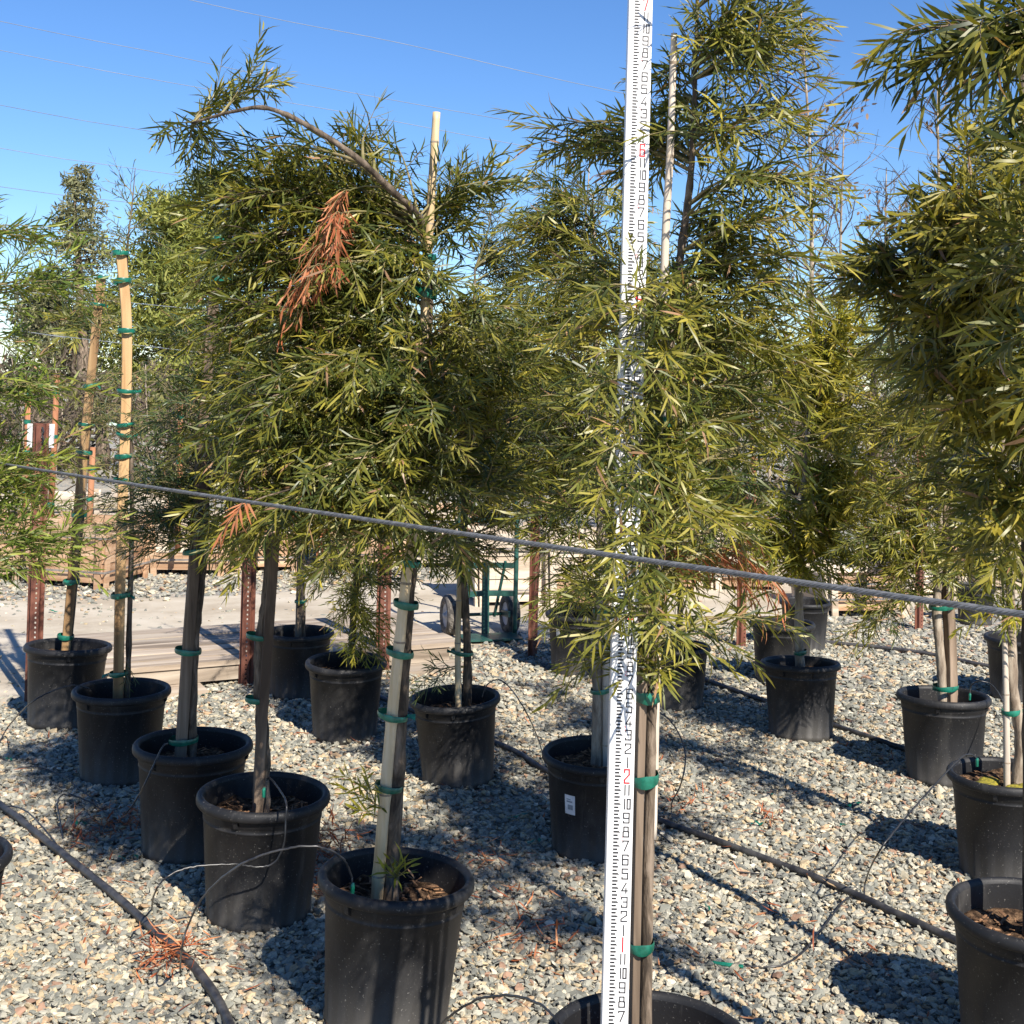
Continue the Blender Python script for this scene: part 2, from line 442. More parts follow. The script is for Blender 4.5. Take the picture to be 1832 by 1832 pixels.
def scatter_gravel():
    P = []; S = []; C = []
    tones = np.array([(0.150, 0.155, 0.145), (0.205, 0.210, 0.190), (0.27, 0.268, 0.235), (0.34, 0.33, 0.285), (0.43, 0.39, 0.305), (0.41, 0.335, 0.225), (0.40, 0.29, 0.19), (0.29, 0.185, 0.135), (0.53, 0.49, 0.41)])
    prob = np.array([.13, .18, .19, .14, .13, .10, .05, .03, .05])
    bands = [(2.2, 4.6, 7200, .68), (4.6, 6.8, 5400, .74), (6.8, 9.6, 2600, .92), (9.6, 14.0, 420, 1.2)]
    for y0, y1, dens, sc in bands:
        xw = 0.43 * y1 + 0.9
        n = int(dens * (y1 - y0) * 2 * xw)
        x = RNG.uniform(-xw, xw, n); y = RNG.uniform(y0, y1, n)
        ne = np.array([near_edge(v) for v in x]); fe = np.array([max(far_edge(v), near_edge(v) + .4) for v in x])
        fade = RNG.normal(0, 0.16, n)
        on_road = (y + fade > ne) & (y - fade < fe)
        keep = (np.abs(x) < 0.43 * y + 0.9) & (~on_road | (RNG.random(n) < 0.06))
        # thinner where dust shows between the stones
        dustv = np.sin(x * 1.7 + 2.0) * np.sin(y * 1.3 + x * 0.6) + 0.5 * np.sin(x * 4.1 - y * 3.3)
        keep &= ~((dustv > 0.85) & (y > 5.2) & (RNG.random(n) < 0.6))
        x = x[keep]; y = y[keep]; k = len(x)
        s = np.clip(RNG.lognormal(math.log(0.0112), 0.33, k), 0.005, 0.021) * sc
        small = RNG.random(k) < 0.02
        s[small] *= 1.35
        z = RNG.uniform(0.0, 0.016, k) + s * 0.12
        P.append(np.stack([x, y, z], 1))
        S.append(np.stack([s * RNG.uniform(.9, 1.55, k), s * RNG.uniform(.7, 1.15, k), s * RNG.uniform(.34, .66, k)], 1))
        c = tones[RNG.choice(len(tones), k, p=prob)] * RNG.uniform(0.85, 1.2, (k, 1)) * np.array([1.0, .99, .94])
        C.append(c)
    P = np.concatenate(P); S = np.concatenate(S); C = np.concatenate(C)
    n = len(P)
    R = np.stack([RNG.normal(0, 0.35, n), RNG.normal(0, 0.35, n), RNG.uniform(0, 6.28, n)], 1)
    me = bpy.data.meshes.new("gravel")
    me.vertices.add(n); me.vertices.foreach_set("co", P.astype(np.float32).ravel())
    for nm, arr in (("rot", R), ("scl", S)):
        at_ = me.attributes.new(nm, 'FLOAT_VECTOR', 'POINT'); at_.data.foreach_set("vector", arr.astype(np.float32).ravel())
    ca = me.attributes.new("scol", 'FLOAT_COLOR', 'POINT')
    ca.data.foreach_set("color", np.concatenate([C, np.ones((n, 1))], 1).astype(np.float32).ravel())
    vid = me.attributes.new("vid", 'INT', 'POINT'); vid.data.foreach_set("value", RNG.integers(0, 6, n).astype(np.int32))
    o = link("gravel", me)
    me.materials.append(M['stone'])
    tag(o, "loose crushed gravel stones lying all over the yard", "gravel", kind="stuff")
    g = bpy.data.node_groups.new("gravel_scatter", 'GeometryNodeTree')
    g.interface.new_socket("Geometry", in_out='INPUT', socket_type='NodeSocketGeometry')
    g.interface.new_socket("Geometry", in_out='OUTPUT', socket_type='NodeSocketGeometry')
    N = g.nodes.new; L = g.links.new
    gi = N("NodeGroupInput"); go = N("NodeGroupOutput")
    g2i = N("GeometryNodeGeometryToInstance")
    for k in range(6):
        ico = N("GeometryNodeMeshIcoSphere"); ico.inputs["Radius"].default_value = 1.0; ico.inputs["Subdivisions"].default_value = 2
        sp = N("GeometryNodeSetPosition"); nz = N("ShaderNodeTexNoise"); nz.noise_dimensions = '4D'
        nz.inputs["W"].default_value = k * 7.3 + 1; nz.inputs["Scale"].default_value = 1.05; nz.inputs["Detail"].default_value = 1.5
        sub = N("ShaderNodeVectorMath"); sub.operation = 'SUBTRACT'; sub.inputs[1].default_value = (0.5, 0.5, 0.5)
        mul = N("ShaderNodeVectorMath"); mul.operation = 'SCALE'; mul.inputs["Scale"].default_value = 2.2
        L(nz.outputs["Color"], sub.inputs[0]); L(sub.outputs[0], mul.inputs[0]); L(mul.outputs[0], sp.inputs["Offset"])
        sm = N("GeometryNodeSetMaterial"); sm.inputs["Material"].default_value = M['stone']
        L(ico.outputs["Mesh"], sp.inputs["Geometry"]); L(sp.outputs[0], sm.inputs["Geometry"]); L(sm.outputs[0], g2i.inputs[0])
    iop = N("GeometryNodeInstanceOnPoints"); iop.inputs["Pick Instance"].default_value = True
    def named(nm, t):
        a = N("GeometryNodeInputNamedAttribute"); a.data_type = t; a.inputs["Name"].default_value = nm
        return a.outputs["Attribute"]
    L(gi.outputs[0], iop.inputs["Points"]); L(g2i.outputs[0], iop.inputs["Instance"])
    L(named("vid", 'INT'), iop.inputs["Instance Index"])
    e2r = N("FunctionNodeEulerToRotation"); L(named("rot", 'FLOAT_VECTOR'), e2r.inputs[0]); L(e2r.outputs[0], iop.inputs["Rotation"])
    L(named("scl", 'FLOAT_VECTOR'), iop.inputs["Scale"])
    L(iop.outputs[0], go.inputs[0])
    md = o.modifiers.new("scatter", 'NODES'); md.node_group = g
scatter_gravel()


# ------------------------------------------------------------------ pots
POT_H, POT_R = 0.395, 0.2125
BODY_OUT = [(0.0, 0.006), (0.150, 0.006), (0.160, 0.002), (0.165, 0.004), (0.167, 0.030), (0.1655, 0.033), (0.178, 0.2), (0.1865, 0.318), (0.1885, 0.3195), (0.1885, 0.324), (0.1875, 0.3255), (0.1895, 0.338), (0.1912, 0.3395), (0.1915, 0.366)]
RIM = [(0.1912, 0.363), (0.199, 0.361), (0.2075, 0.3625), (0.2118, 0.368), (0.2125, 0.376), (0.2112, 0.385), (0.2065, 0.392), (0.2, 0.395), (0.1935, 0.3935), (0.1885, 0.388), (0.1862, 0.380)]
BODY_IN = [(0.1862, 0.3815), (0.184, 0.34), (0.175, 0.16), (0.163, 0.012), (0.0, 0.011)]
SEG = 72
POTS = {}


def make_pot_meshes():
    out = {}
    mb = MB()
    def wob(i, k): return (0.0022 if (k // 2) % 2 else -0.0012) if i in (3, 4) else 0.0
    mb.lathe(BODY_OUT, SEG, wob=wob)
    mb.lathe(BODY_IN, SEG)
    me = bpy.data.meshes.new("pot_body"); me.from_pydata(mb.v, [], mb.f); me.materials.append(M['pot'])
    me.polygons.foreach_set("use_smooth", [True] * len(me.polygons)); out['body'] = me
    mb = MB(); mb.lathe(RIM, SEG)
    me = bpy.data.meshes.new("pot_rim"); me.from_pydata(mb.v, [], mb.f); me.materials.append(M['pot'])
    me.polygons.foreach_set("use_smooth", [True] * len(me.polygons)); out['rim'] = me
    mb = MB()
    mb.add([(0.188, -0.011, 0.362), (0.188, 0.011, 0.362), (0.203, -0.008, 0.362), (0.203, 0.008, 0.362),
            (0.186, -0.008, 0.332), (0.186, 0.008, 0.332), (0.198, -0.006, 0.340), (0.198, 0.006, 0.340)],
           [(0, 1, 3, 2), (4, 6, 7, 5), (0, 2, 6, 4), (1, 5, 7, 3), (2, 3, 7, 6), (0, 4, 5, 1)])
    me = bpy.data.meshes.new("pot_lug"); me.from_pydata(mb.v, [], mb.f); me.materials.append(M['pot']); out['lug'] = me
    return out
PM = make_pot_meshes()


def soil_mesh(seed, zs, lumpy=0.012):
    rr = random.Random(seed)
    mb = MB(); rings, seg = 10, 40
    ph = [rr.uniform(0, 6.28) for _ in range(6)]
    R = 0.184 - (0.375 - zs) * 0.045
    V = [(0, 0, zs + lumpy * 0.7)]
    for i in range(1, rings + 1):
        r = R * i / rings
        for k in range(seg):
            a = 2 * math.pi * k / seg
            x, y = r * math.cos(a), r * math.sin(a)
            z = zs + lumpy * (math.sin(x * 31 + ph[0]) * math.cos(y * 27 + ph[1]) + 0.6 * math.sin(x * 73 + ph[2]) * math.sin(y * 66 + ph[3])) + rr.uniform(-.003, .003)
            V.append((x, y, z))
    mb.v = V
    mb.f = [(0, 1 + k, 1 + (k + 1) % seg) for k in range(seg)]
    for i in range(rings - 1):
        for k in range(seg):
            k2 = (k + 1) % seg
            a = 1 + i * seg
            mb.f.append((a + k, a + seg + k, a + seg + k2, a + k2))
    return mb


def chips_mesh(seed, zs, n, rad=0.16, size=1.0):
    rr = random.Random(seed); mb = MB()
    for _ in range(n):
        r = rad * math.sqrt(rr.random()); a = rr.uniform(0, 6.28)
        l = rr.uniform(0.012, 0.04) * size; w = rr.uniform(0.0025, 0.008) * size
        rot = Euler((rr.uniform(-.5, .5), rr.uniform(-.4, .4), rr.uniform(0, 6.28))).to_matrix()
        mb.box((r * math.cos(a), r * math.sin(a), zs + rr.uniform(.004, .016)), (l, w, w * 0.4), rot)
    return mb


def pot(key, px, py, w, label, d=None, z0=0.0, s=None, tilt=(0, 0), rz=0.0, soil=0.315, chips=60, moss=False, sticker=None, lugs=(0, 2.09, 4.19)):
    """rim centre at photograph pixel (px, py), rim w pixels wide; stands on the ground"""
    if d is None:
        P = None
        yh = project(at(px, 0, 1000) + Vector((0, 0, 0)))  # unused, keeps the ray direction explicit
        v = RCAM @ Vector(((px - CX) / FPX, -(py - CY) / FPX, -1.0))
        k = -v.z / v.y                       # drop per metre ahead
        # EYE - POT_H*s = k*d ; w = FPX*2*POT_R*s/d
        sd = w / (FPX * 2 * POT_R)
        d = EYE / (k + POT_H * sd); s = sd * d
    c = at(px, py, d)
    loc = (c.x, c.y, z0)
    root = empty("nursery_pot", loc, label, "plant pot", "black nursery pots")
    root.scale = (s * random.uniform(.985, 1.012), s * random.uniform(.985, 1.012), s)
    root.rotation_euler = (tilt[0], tilt[1], rz)
    link("body", PM['body'], root, True)
    link("rim", PM['rim'], root, True)
    for a in lugs:
        o = link("lug", PM['lug'], root, True); o.rotation_euler = (0, 0, a)
    so = soil_mesh(hash(key) % 999, soil).build("soil", M['soil'], root, True, True)
    if chips:
        c_ = chips_mesh(sum(map(ord, key)), soil, chips).build("bark_chips", M['chip'], so, False, True); c_["kind"] = "stuff"
    if moss:
        mm = MB()
        for q in range(5):
            a = 2.4 + q * 0.9; r = 0.06 + 0.02 * (q % 3)
            mm.lathe([(0.0, 0.014), (0.02, 0.0135), (0.034, 0.010), (0.045, 0.0)], 14, (r * math.cos(a), r * math.sin(a), soil), wob=lambda i, k: random.uniform(-.006, .008) * i / 3)
        mo = mm.build("moss", M['moss'], so, True, True); mo["kind"] = "stuff"
    if sticker:
        a0, zc, ww, hh = sticker
        mb = MB(); n = 5
        V = []
        for i in range(n + 1):
            a = a0 - ww / 0.36 + (2 * ww / 0.36) * i / n
            for z in (zc - hh / 2, zc + hh / 2):
                r = 0.166 + (z - 0.03) * 0.0715 + 0.0018
                V.append((r * math.cos(a), r * math.sin(a), z))
        mb.v = V; mb.f = [(2 * i, 2 * i + 2, 2 * i + 3, 2 * i + 1) for i in range(n)]
        st = mb.build("sticker", M['paper'], root, True, True)
        mb = MB()
        for (u0, u1, v0, v1) in ((0.2, 0.75, 0.62, 0.7), (0.2, 0.6, 0.75, 0.8), (0.3, 0.8, 0.25, 0.5)):
            V = []
            for u in (u0, u1):
                a = a0 - ww / 0.36 + (2 * ww / 0.36) * u
                for v_ in (v0, v1):
                    z = zc - hh / 2 + hh * v_
                    r = 0.166 + (z - 0.03) * 0.0715 + 0.0026
                    V.append((r * math.cos(a), r * math.sin(a), z))
            mb.add(V, [(0, 2, 3, 1)])
        mb.build("printed_lines", M['tarp'], st, False, True)
    POTS[key] = dict(d=d, x=c.x, s=s, z0=z0, soil=z0 + soil * s, root=root)
    return root


FACE = -math.pi / 2
pot('A', 696, 1562, 278, "front black pot left of the white measuring rod, bamboo cane leaning in it", tilt=(0, 0.055), chips=140, rz=0.3, lugs=(FACE - .9, FACE + .75, 1.5))
pot('B', 468, 1414, 234, "dusty black pot behind and left of the front cane pot, drip line over its rim", tilt=(0.015, 0.02), chips=120, rz=0.1, lugs=(FACE - .35, 1.1, 2.9))
pot('C', 344, 1326, 208, "black pot third in the left row, small white sticker on its right side", tilt=(0, 0.01), chips=110, sticker=(FACE + 1.12, 0.275, 0.03, 0.055))
pot('D', 218, 1230, 171, "black pot fourth in the left row, holding a thick brown square stake", chips=40, soil=0.28)
pot('E', 116, 1153, 152, "last black pot of the left row, in front of the rusty post with white tags", tilt=(-0.05, 0.03), chips=30, soil=0.33, lugs=(FACE + .35, 1, 3))
pot('L0', -118, 1528, 262, "black pot cut off by the left edge, only its rim end in view", chips=60)
pot('G', 535, 1128, 124, "dark black pot beside the wooden pallet and middle rusty post", chips=30, soil=0.28, lugs=(FACE - .1, 1, 3))
pot('H', 620, 1180, 145, "black pot with foliage drooping onto its rim, behind the front cane tree", tilt=(0.03, 0), chips=50, lugs=(FACE - .8, 1, 3))
pot('I', 823, 1243, 162, "black pot with two pale stems, in front of the green hand truck", tilt=(0.03, -0.06), chips=80, lugs=(FACE, 2, 4))
pot('J', 1066, 1334, 193, "black pot with large white barcode sticker, partly behind the measuring rod", d=4.87, s=0.95, tilt=(0.04, 0.0), chips=90, soil=0.335, sticker=(FACE - .62, 0.235, 0.045, 0.075), lugs=(FACE + .05, 2, 4.4))
pot('F', 1163, 1800, 366, "nearest black pot at the bottom edge, measuring rod standing in it", d=2.62, s=1.0, z0=0.05, chips=60, soil=0.30)
pot('K', 1035, 1092, 118, "black pot with tiny white tag by the far rusty post", d=7.8, s=0.93, chips=0, sticker=(FACE - .8, 0.28, 0.03, 0.06))
pot('L', 1212, 1132, 112, "black pot half hidden by low leaves just right of the rod", d=7.05, s=0.85, chips=20)
pot('M', 1435, 1184, 142, "black pot with single pale trunk standing alone in mid gravel", tilt=(-0.06, -0.01), chips=30, soil=0.33, lugs=(FACE + .15, 2, 4))
pot('M2', 1399, 1150, 114, "shaded black pot directly behind the single pale trunk pot", d=7.7, s=0.9, chips=0)
pot('M3', 1440, 1090, 90, "small far black pot peeking out behind the pale trunk", d=8.66, s=0.82, chips=0)
pot('N', 1690, 1242, 163, "black pot with pale trunk and square stake, right of centre", tilt=(-0.04, 0.0), chips=60, lugs=(FACE - .45, FACE + 1.0, 2))
pot('O', 1800, 1376, 197, "mossy black pot at the right edge with white cane and trunk", d=4.71, s=0.95, chips=60, moss=True, soil=0.345, tilt=(0.0, -.02))
pot('P', 1842, 1612, 284, "big black pot cut by the lower right corner, bare brown soil", d=3.44, s=1.0, chips=90, tilt=(0.03, 0))
pot('Q', 1745, 1066, 70, "far black pot behind the cable near the right edge", d=9.75, s=0.72, chips=0)
pot('R', 1822, 1135, 119, "black pot behind the mossy pot, cut by right edge", d=7.4, s=0.9, chips=20)
pot('S', 2190, 1800, 380, "black pot beside the camera, outside the right of the picture", d=2.45, s=1.0, chips=0)


# ------------------------------------------------------------------ foliage
class Leaves:
    def __init__(s): s.parts = []
    def add(s, P, D, N, L, W, bend, C): s.parts.append((P, D, N, L, W, bend, C))
    def count(s): return sum(len(p[0]) for p in s.parts)
    def pick(s, k):
        """take the k leaves nearest to the camera out, to be leaves of their own"""
        A = [np.concatenate([p[i] for p in s.parts]) for i in range(7)]
        big = A[3] > np.median(A[3])
        order = np.argsort(A[0][:, 1] + np.where(big, 0, 10))[:k]
        rest = np.ones(len(A[0]), bool); rest[order] = False
        s.parts = [tuple(a[rest] for a in A)]
        out = []
        for i in order:
            l = Leaves(); l.parts = [tuple(a[i:i + 1] for a in A)]; out.append(l)
        return out

    def build(s, name, mat, parent, seed=0):
        P, D, N, L, W, B, C = [np.concatenate([p[i] for p in s.parts]) for i in range(7)]
        n = len(P)
        D = D / (np.linalg.norm(D, axis=1, keepdims=True) + 1e-9)
        S = np.cross(D, N); S /= (np.linalg.norm(S, axis=1, keepdims=True) + 1e-9)
        N = np.cross(S, D)
        L = L[:, None]; W = W[:, None]; B = B[:, None]
        a = P + D * L * .22 - N * B * L * .05
        b = P + D * L * .62 - N * B * L * .38
        t = P + D * L * (1 - .15 * np.abs(B)) - N * B * L
        V = np.stack([P, a - S * W * .46, a + S * W * .46, b - S * W * .43, b + S * W * .43, t], 1).reshape(-1, 3)
        me = bpy.data.meshes.new(name)
        base = (np.arange(n) * 6)[:, None]
        tri = np.array([0, 1, 2, 1, 3, 4, 2, 3, 5, 4])
        idx = (base + tri[None, :]).ravel().astype(np.int32)
        me.vertices.add(n * 6); me.vertices.foreach_set("co", V.astype(np.float32).ravel())
        me.loops.add(n * 10); me.loops.foreach_set("vertex_index", idx)
        me.polygons.add(n * 3)
        st = (np.arange(n) * 10)[:, None] + np.array([0, 3, 7])[None, :]
        me.polygons.foreach_set("loop_start", st.ravel().astype(np.int32))
        me.polygons.foreach_set("use_smooth", np.ones(n * 3, dtype=bool))
        ca = me.color_attributes.new("Col", 'FLOAT_COLOR', 'POINT')
        CC = np.repeat(np.concatenate([C, np.ones((n, 1))], 1), 6, axis=0)
        ca.data.foreach_set("color", CC.astype(np.float32).ravel())
        me.materials.append(mat)
        me.update(); me.validate()
        return link(name, me, parent)


PAL = {
    'olive': [(0.036, 0.055, 0.013), (0.085, 0.102, 0.018), (0.195, 0.185, 0.026), (0.340, 0.285, 0.045)],
    'green': [(0.055, 0.095, 0.020), (0.110, 0.160, 0.025), (0.180, 0.225, 0.035), (0.260, 0.275, 0.045)],
    'blue':  [(0.028, 0.052, 0.024), (0.050, 0.080, 0.030), (0.085, 0.115, 0.034), (0.160, 0.170, 0.045)],
    'deep':  [(0.030, 0.046, 0.013), (0.062, 0.078, 0.016), (0.150, 0.145, 0.022), (0.300, 0.250, 0.036)],
    'yellow': [(0.100, 0.125, 0.016), (0.190, 0.195, 0.020), (0.300, 0.270, 0.026), (0.400, 0.320, 0.036)],
    'dead':  [(0.300, 0.085, 0.030), (0.380, 0.130, 0.050), (0.420, 0.190, 0.090), (0.260, 0.070, 0.028)],
}


def unit(v):
    return v / (np.linalg.norm(v) + 1e-9)


def shoot(lv, wood, p0, d0, length, leafL, leafW, pal, tone, droop, dens, dead=False, thick=0.0016):
    """one leafy shoot starting at p0 heading d0"""
    m = max(4, int(length / 0.03))
    ts = np.linspace(0, 1, m + 1)
    side = np.cross(d0, np.array([0, 0, 1.0])); side = unit(side) if np.linalg.norm(side) > .05 else np.array([1.0, 0, 0])
    curl = RNG.normal(0, 0.12)
    pts = p0[None, :] + d0[None, :] * (ts * length)[:, None] + np.array([0, 0, -1.0])[None, :] * (droop * length * ts ** 2)[:, None] + side[None, :] * (curl * length * ts ** 2)[:, None]
    if wood is not None:
        wood.tube([tuple(p) for p in pts[::2]] if m > 5 else [tuple(p) for p in pts], [thick * (1.2 - .7 * i / max(1, (len(pts[::2]) if m > 5 else len(pts)) - 1)) for i in range(len(pts[::2]) if m > 5 else len(pts))], 3, False)
    n = max(6, int(length * dens))
    t = np.clip(np.linspace(0.06, 1.0, n) + RNG.normal(0, .012, n), 0.02, 1)
    P = p0[None, :] + d0[None, :] * (t * length)[:, None] + np.array([0, 0, -1.0])[None, :] * (droop * length * t ** 2)[:, None] + side[None, :] * (curl * length * t ** 2)[:, None]
    T = d0[None, :] + np.array([0, 0, -1.0])[None, :] * (2 * droop * t)[:, None] + side[None, :] * (2 * curl * t)[:, None]
    T /= np.linalg.norm(T, axis=1, keepdims=True)
    u = np.cross(T, np.array([0.13, 0.21, 0.97])); u /= (np.linalg.norm(u, axis=1, keepdims=True) + 1e-6)
    w = np.cross(T, u)
    ph = np.arange(n) * 2.4 + RNG.uniform(0, 6.28) + RNG.normal(0, .3, n)
    # flattened spray: more leaves to the two sides than above and below
    rad = u * np.cos(ph)[:, None] * 1.0 + w * np.sin(ph)[:, None] * 0.62
    rad /= np.linalg.norm(rad, axis=1, keepdims=True)
    ang = RNG.normal(0.88, 0.16, n) - 0.55 * t ** 3
    D = T * np.cos(ang)[:, None] + rad * np.sin(ang)[:, None]
    if dead:
        D[:, 2] -= 0.9
    else:
        D[:, 2] -= 0.10
    nrm = np.cross(np.cross(D, T), D) + RNG.normal(0, .35, (n, 3))
    nrm += np.array([0, 0, 0.5])
    L = leafL * (0.62 + 0.38 * np.sin(np.pi * np.clip(t * .9 + .12, 0, 1))) * RNG.uniform(.55, 1.2, n)
    W = leafW * RNG.uniform(.8, 1.2, n)
    B = RNG.normal(0.14, 0.20, n)
    cols = np.array(PAL['dead' if dead else pal])
    f = np.clip(tone - .10 + RNG.normal(0, .17, n) + .30 * t ** 2, 0, 0.999) * 3
    i = f.astype(int); fr = (f - i)[:, None]
    C = cols[i] * (1 - fr) + cols[np.minimum(i + 1, 3)] * fr
    C = C * RNG.uniform(.85, 1.15, (n, 1))
    if not dead:
        odd = RNG.random(n) < 0.022
        C[odd] = np.array([0.34, 0.20, 0.11]) * RNG.uniform(.7, 1.1, (odd.sum(), 1))
    lv.add(P, D, nrm, L, W, B, C)


def limb(tree, start, target, rise, droop, pal, tone, leafL, leafW, shoots, sl=(0.10, 0.22), dens=95, dead=False, r0=0.005, bare=0.3):
    s = np.array(start); T = np.array(target); v = T - s; ln = np.linalg.norm(v)
    ctrl = s + v * 0.5 + np.array([0, 0, rise * ln]) + RNG.normal(0, 0.05 * ln, 3)
    def bez(t): return (1 - t) ** 2 * s + 2 * t * (1 - t) * ctrl + t * t * T
    def tan(t): return unit(2 * (1 - t) * (ctrl - s) + 2 * t * (T - ctrl))
    wood = MB(); lv = Leaves()
    m = max(4, int(ln / 0.06))
    wood.tube([tuple(bez(i / m)) for i in range(m + 1)], [r0 * (1 - .75 * i / m) for i in range(m + 1)], 5, False)
    for k in range(shoots):
        t = bare + (1 - bare) * (k + RNG.uniform(0, .9)) / shoots
        t = min(t, 1.0)
        p = bez(t); tg = tan(t)
        a = RNG.uniform(0, 6.28)
        u = unit(np.cross(tg, np.array([.1, .2, 1.0]))); w = np.cross(tg, u)
        sp = RNG.uniform(.55, 1.1)
        d = unit(tg * math.cos(sp) + (u * math.cos(a) + w * math.sin(a) * .75) * math.sin(sp) + np.array([0, 0, 0.12]))
        length = RNG.uniform(*sl)
        shoot(lv, wood, p, d, length, leafL, leafW, pal, tone + RNG.normal(0, .17), droop + RNG.normal(0, .15), dens, dead)
    shoot(lv, wood, bez(.98), tan(1.0), RNG.uniform(*sl), leafL, leafW, pal, tone + .12, droop * .7, dens, dead)
    b = wood.build("branch", M['bark'] if r0 > .006 else M['twig'], tree, True)
    n_all = lv.count()
    for one in lv.pick(SINGLE[0]):
        one.build("leaf", M['dead'] if dead else M['leaf'], b)
    f = lv.build("foliage", M['dead'] if dead else M['leaf'], b)
    f["kind"] = "stuff"
    return n_all


SINGLE = [0]
TOTAL = [0]


def tree(key, label, trunk_px, radii, blobs, pal='olive', leaf=(0.085, 0.0085), dens=138, d=None, sl=(0.10, 0.22), droop=0.25, bark='bark', top_limit=None, extra=None, shootn=9, start_min=None, tone=0.42):
    P = POTS[key]
    d = d or P['d']
    SINGLE[0] = 3 if key in ('A', 'F', 'P', 'S') else 0
    tp = []
    for q in trunk_px:
        dd = q[2] if len(q) > 2 else 0.0
        tp.append(at(q[0], q[1], d + dd))
    tp[0].z = P['soil'] - 0.03
    root = empty("fern_pine_tree", (tp[0].x, tp[0].y, P['soil'] - 0.03), label, "tree", "potted fern pine trees")
    path = smooth_path(tp, 7)
    m = len(path)
    rad = [float(np.interp(i / (m - 1), np.linspace(0, 1, len(radii)), radii)) * random.uniform(.93, 1.07) for i in range(m)]
    rad[0] *= 1.15
    for q_ in range(2, m - 2):
        if random.random() < .22: rad[q_] *= random.uniform(1.08, 1.2)
    MB().tube(path, rad, 10, True, 0.08).build("trunk", M[bark], root, True)
    zs = np.array([p.z for p in path])
    zmin = start_min if start_min is not None else P['soil'] + 0.35
    for bl in blobs:
        px, py, rx, ry, n = bl[:5]
        dd = bl[5] if len(bl) > 5 else 0.0
        rd = bl[6] if len(bl) > 6 else None
        opt = bl[7] if len(bl) > 7 else {}
        c = at(px, py, d + dd)
        sc = FPX / (d + dd)
        RX, RZ = rx / sc, ry / sc
        RD = rd if rd is not None else RX * 0.85
        for _ in range(int(round(n * 1.2))):
            q = RNG.normal(0, 1, 3); q /= np.linalg.norm(q); q *= RNG.uniform(0.25, 1.0) ** (1 / 2.2)
            T = np.array([c.x + q[0] * RX, c.y + q[1] * RD, c.z + q[2] * RZ])
            # where the limb leaves the trunk: a bit lower than its end
            hd = min(math.hypot(T[0] - p.x, T[1] - p.y) for p in path)
            zt = max(zmin, T[2] - opt.get('up', 0.35) * hd)
            cand = [i for i in range(m) if zs[i] >= zmin * .98] or [m - 1]
            i = min(cand, key=lambda j: abs(zs[j] - zt) + 0.6 * math.hypot(T[0] - path[j].x, T[1] - path[j].y))
            s = path[i]
            ln = np.linalg.norm(T - np.array(s))
            if ln < 0.05: continue
            o = dict(rise=0.16, droop=droop, pal=pal, tone=tone + RNG.normal(0, .10), leafL=leaf[0] * .88, leafW=leaf[1] * .68, shoots=max(3, int(shootn * min(1.25, max(.45, ln / 0.4)))), sl=sl, dens=dens, r0=min(0.009, 0.003 + 0.006 * ln), bare=0.14)
            for k_ in opt:
                if k_ != 'up': o[k_] = opt[k_]
            TOTAL[0] += limb(root, tuple(s), T, **o)
    return root, path


# the left-hand leader of tree A bends over and arches to the left
tA, pA = tree('A', "large fern pine with bent arching leader above the front cane pot",
     [(698, 1590), (708, 1420), (719, 1230), (730, 1050), (744, 900, .02), (760, 700, .05), (768, 500, .05), (757, 408, .0), (735, 372, -.08), (700, 340, -.16), (640, 284, -.24), (560, 230, -.28), (480, 194, -.28), (415, 200, -.25), (345, 220, -.2)],
     [0.024, 0.022, 0.021, 0.0195, 0.017, 0.014, 0.0115, 0.010, 0.0095, 0.009, 0.008, 0.007, 0.006, 0.0045, 0.003],
     [(480, 320, 95, 70, 11, .05), (435, 410, 55, 100, 11, .0), (600, 370, 110, 70, 7, .1),
      (595, 500, 170, 130, 20, .0), (475, 560, 85, 120, 12, 0), (735, 600, 160, 130, 20, .0),
      (515, 730, 120, 120, 18, -.1), (655, 720, 150, 120, 16, -.15), (635, 840, 170, 80, 18, -.15), (815, 790, 130, 130, 16, 0), (850, 640, 110, 130, 12, .1),
      (735, 940, 140, 70, 10, -.05), (475, 900, 80, 60, 7, -.1), (725, 460, 90, 80, 6, .05),
      (480, 165, 30, 20, 2, -.15, .06, dict(droop=-.1, shoots=4, up=1.2, sl=(.08, .15))), (365, 180, 25, 20, 2, -.15, .06, dict(droop=-.1, shoots=4, up=1.2, sl=(.08, .15))), (365, 245, 25, 30, 2, -.1, .1),
      (850, 360, 70, 50, 6, .1, .15, dict(shoots=5, droop=0.0, up=.9)), (670, 260, 50, 15, 3, .15, .12, dict(shoots=3, droop=0, up=.8, sl=(.08, .14))),
      *[(x_, y_, 10, 10, 1, dd_, .02, dict(dead=True, shoots=5, sl=(.06, .10), droop=1.2, bare=.8, leafW=.005, leafL=.072)) for x_, y_, dd_ in ((618, 350, -.18), (600, 385, -.2), (585, 430, -.22), (560, 470, -.23), (545, 500, -.24))], (440, 885, 14, 22, 1, -.3, .03, dict(dead=True, shoots=4, sl=(.05, .1), droop=.9))],
     'olive', (0.088, 0.0085), start_min=0.95, tone=.37)
tree('B', "fern pine behind the bent tree, growing from the dusty second pot",
     [(474, 1412), (470, 1330), (464, 1180), (475, 1080), (484, 980), (500, 800), (510, 620)], [0.02, 0.021, 0.018, 0.016, 0.014, 0.010, 0.005],
     [(480, 800, 110, 140, 14, .05), (500, 650, 110, 110, 10, .1), (470, 940, 80, 50, 6, 0), (440, 690, 80, 100, 6, 0)],
     'olive', (0.085, 0.0085), start_min=0.9)
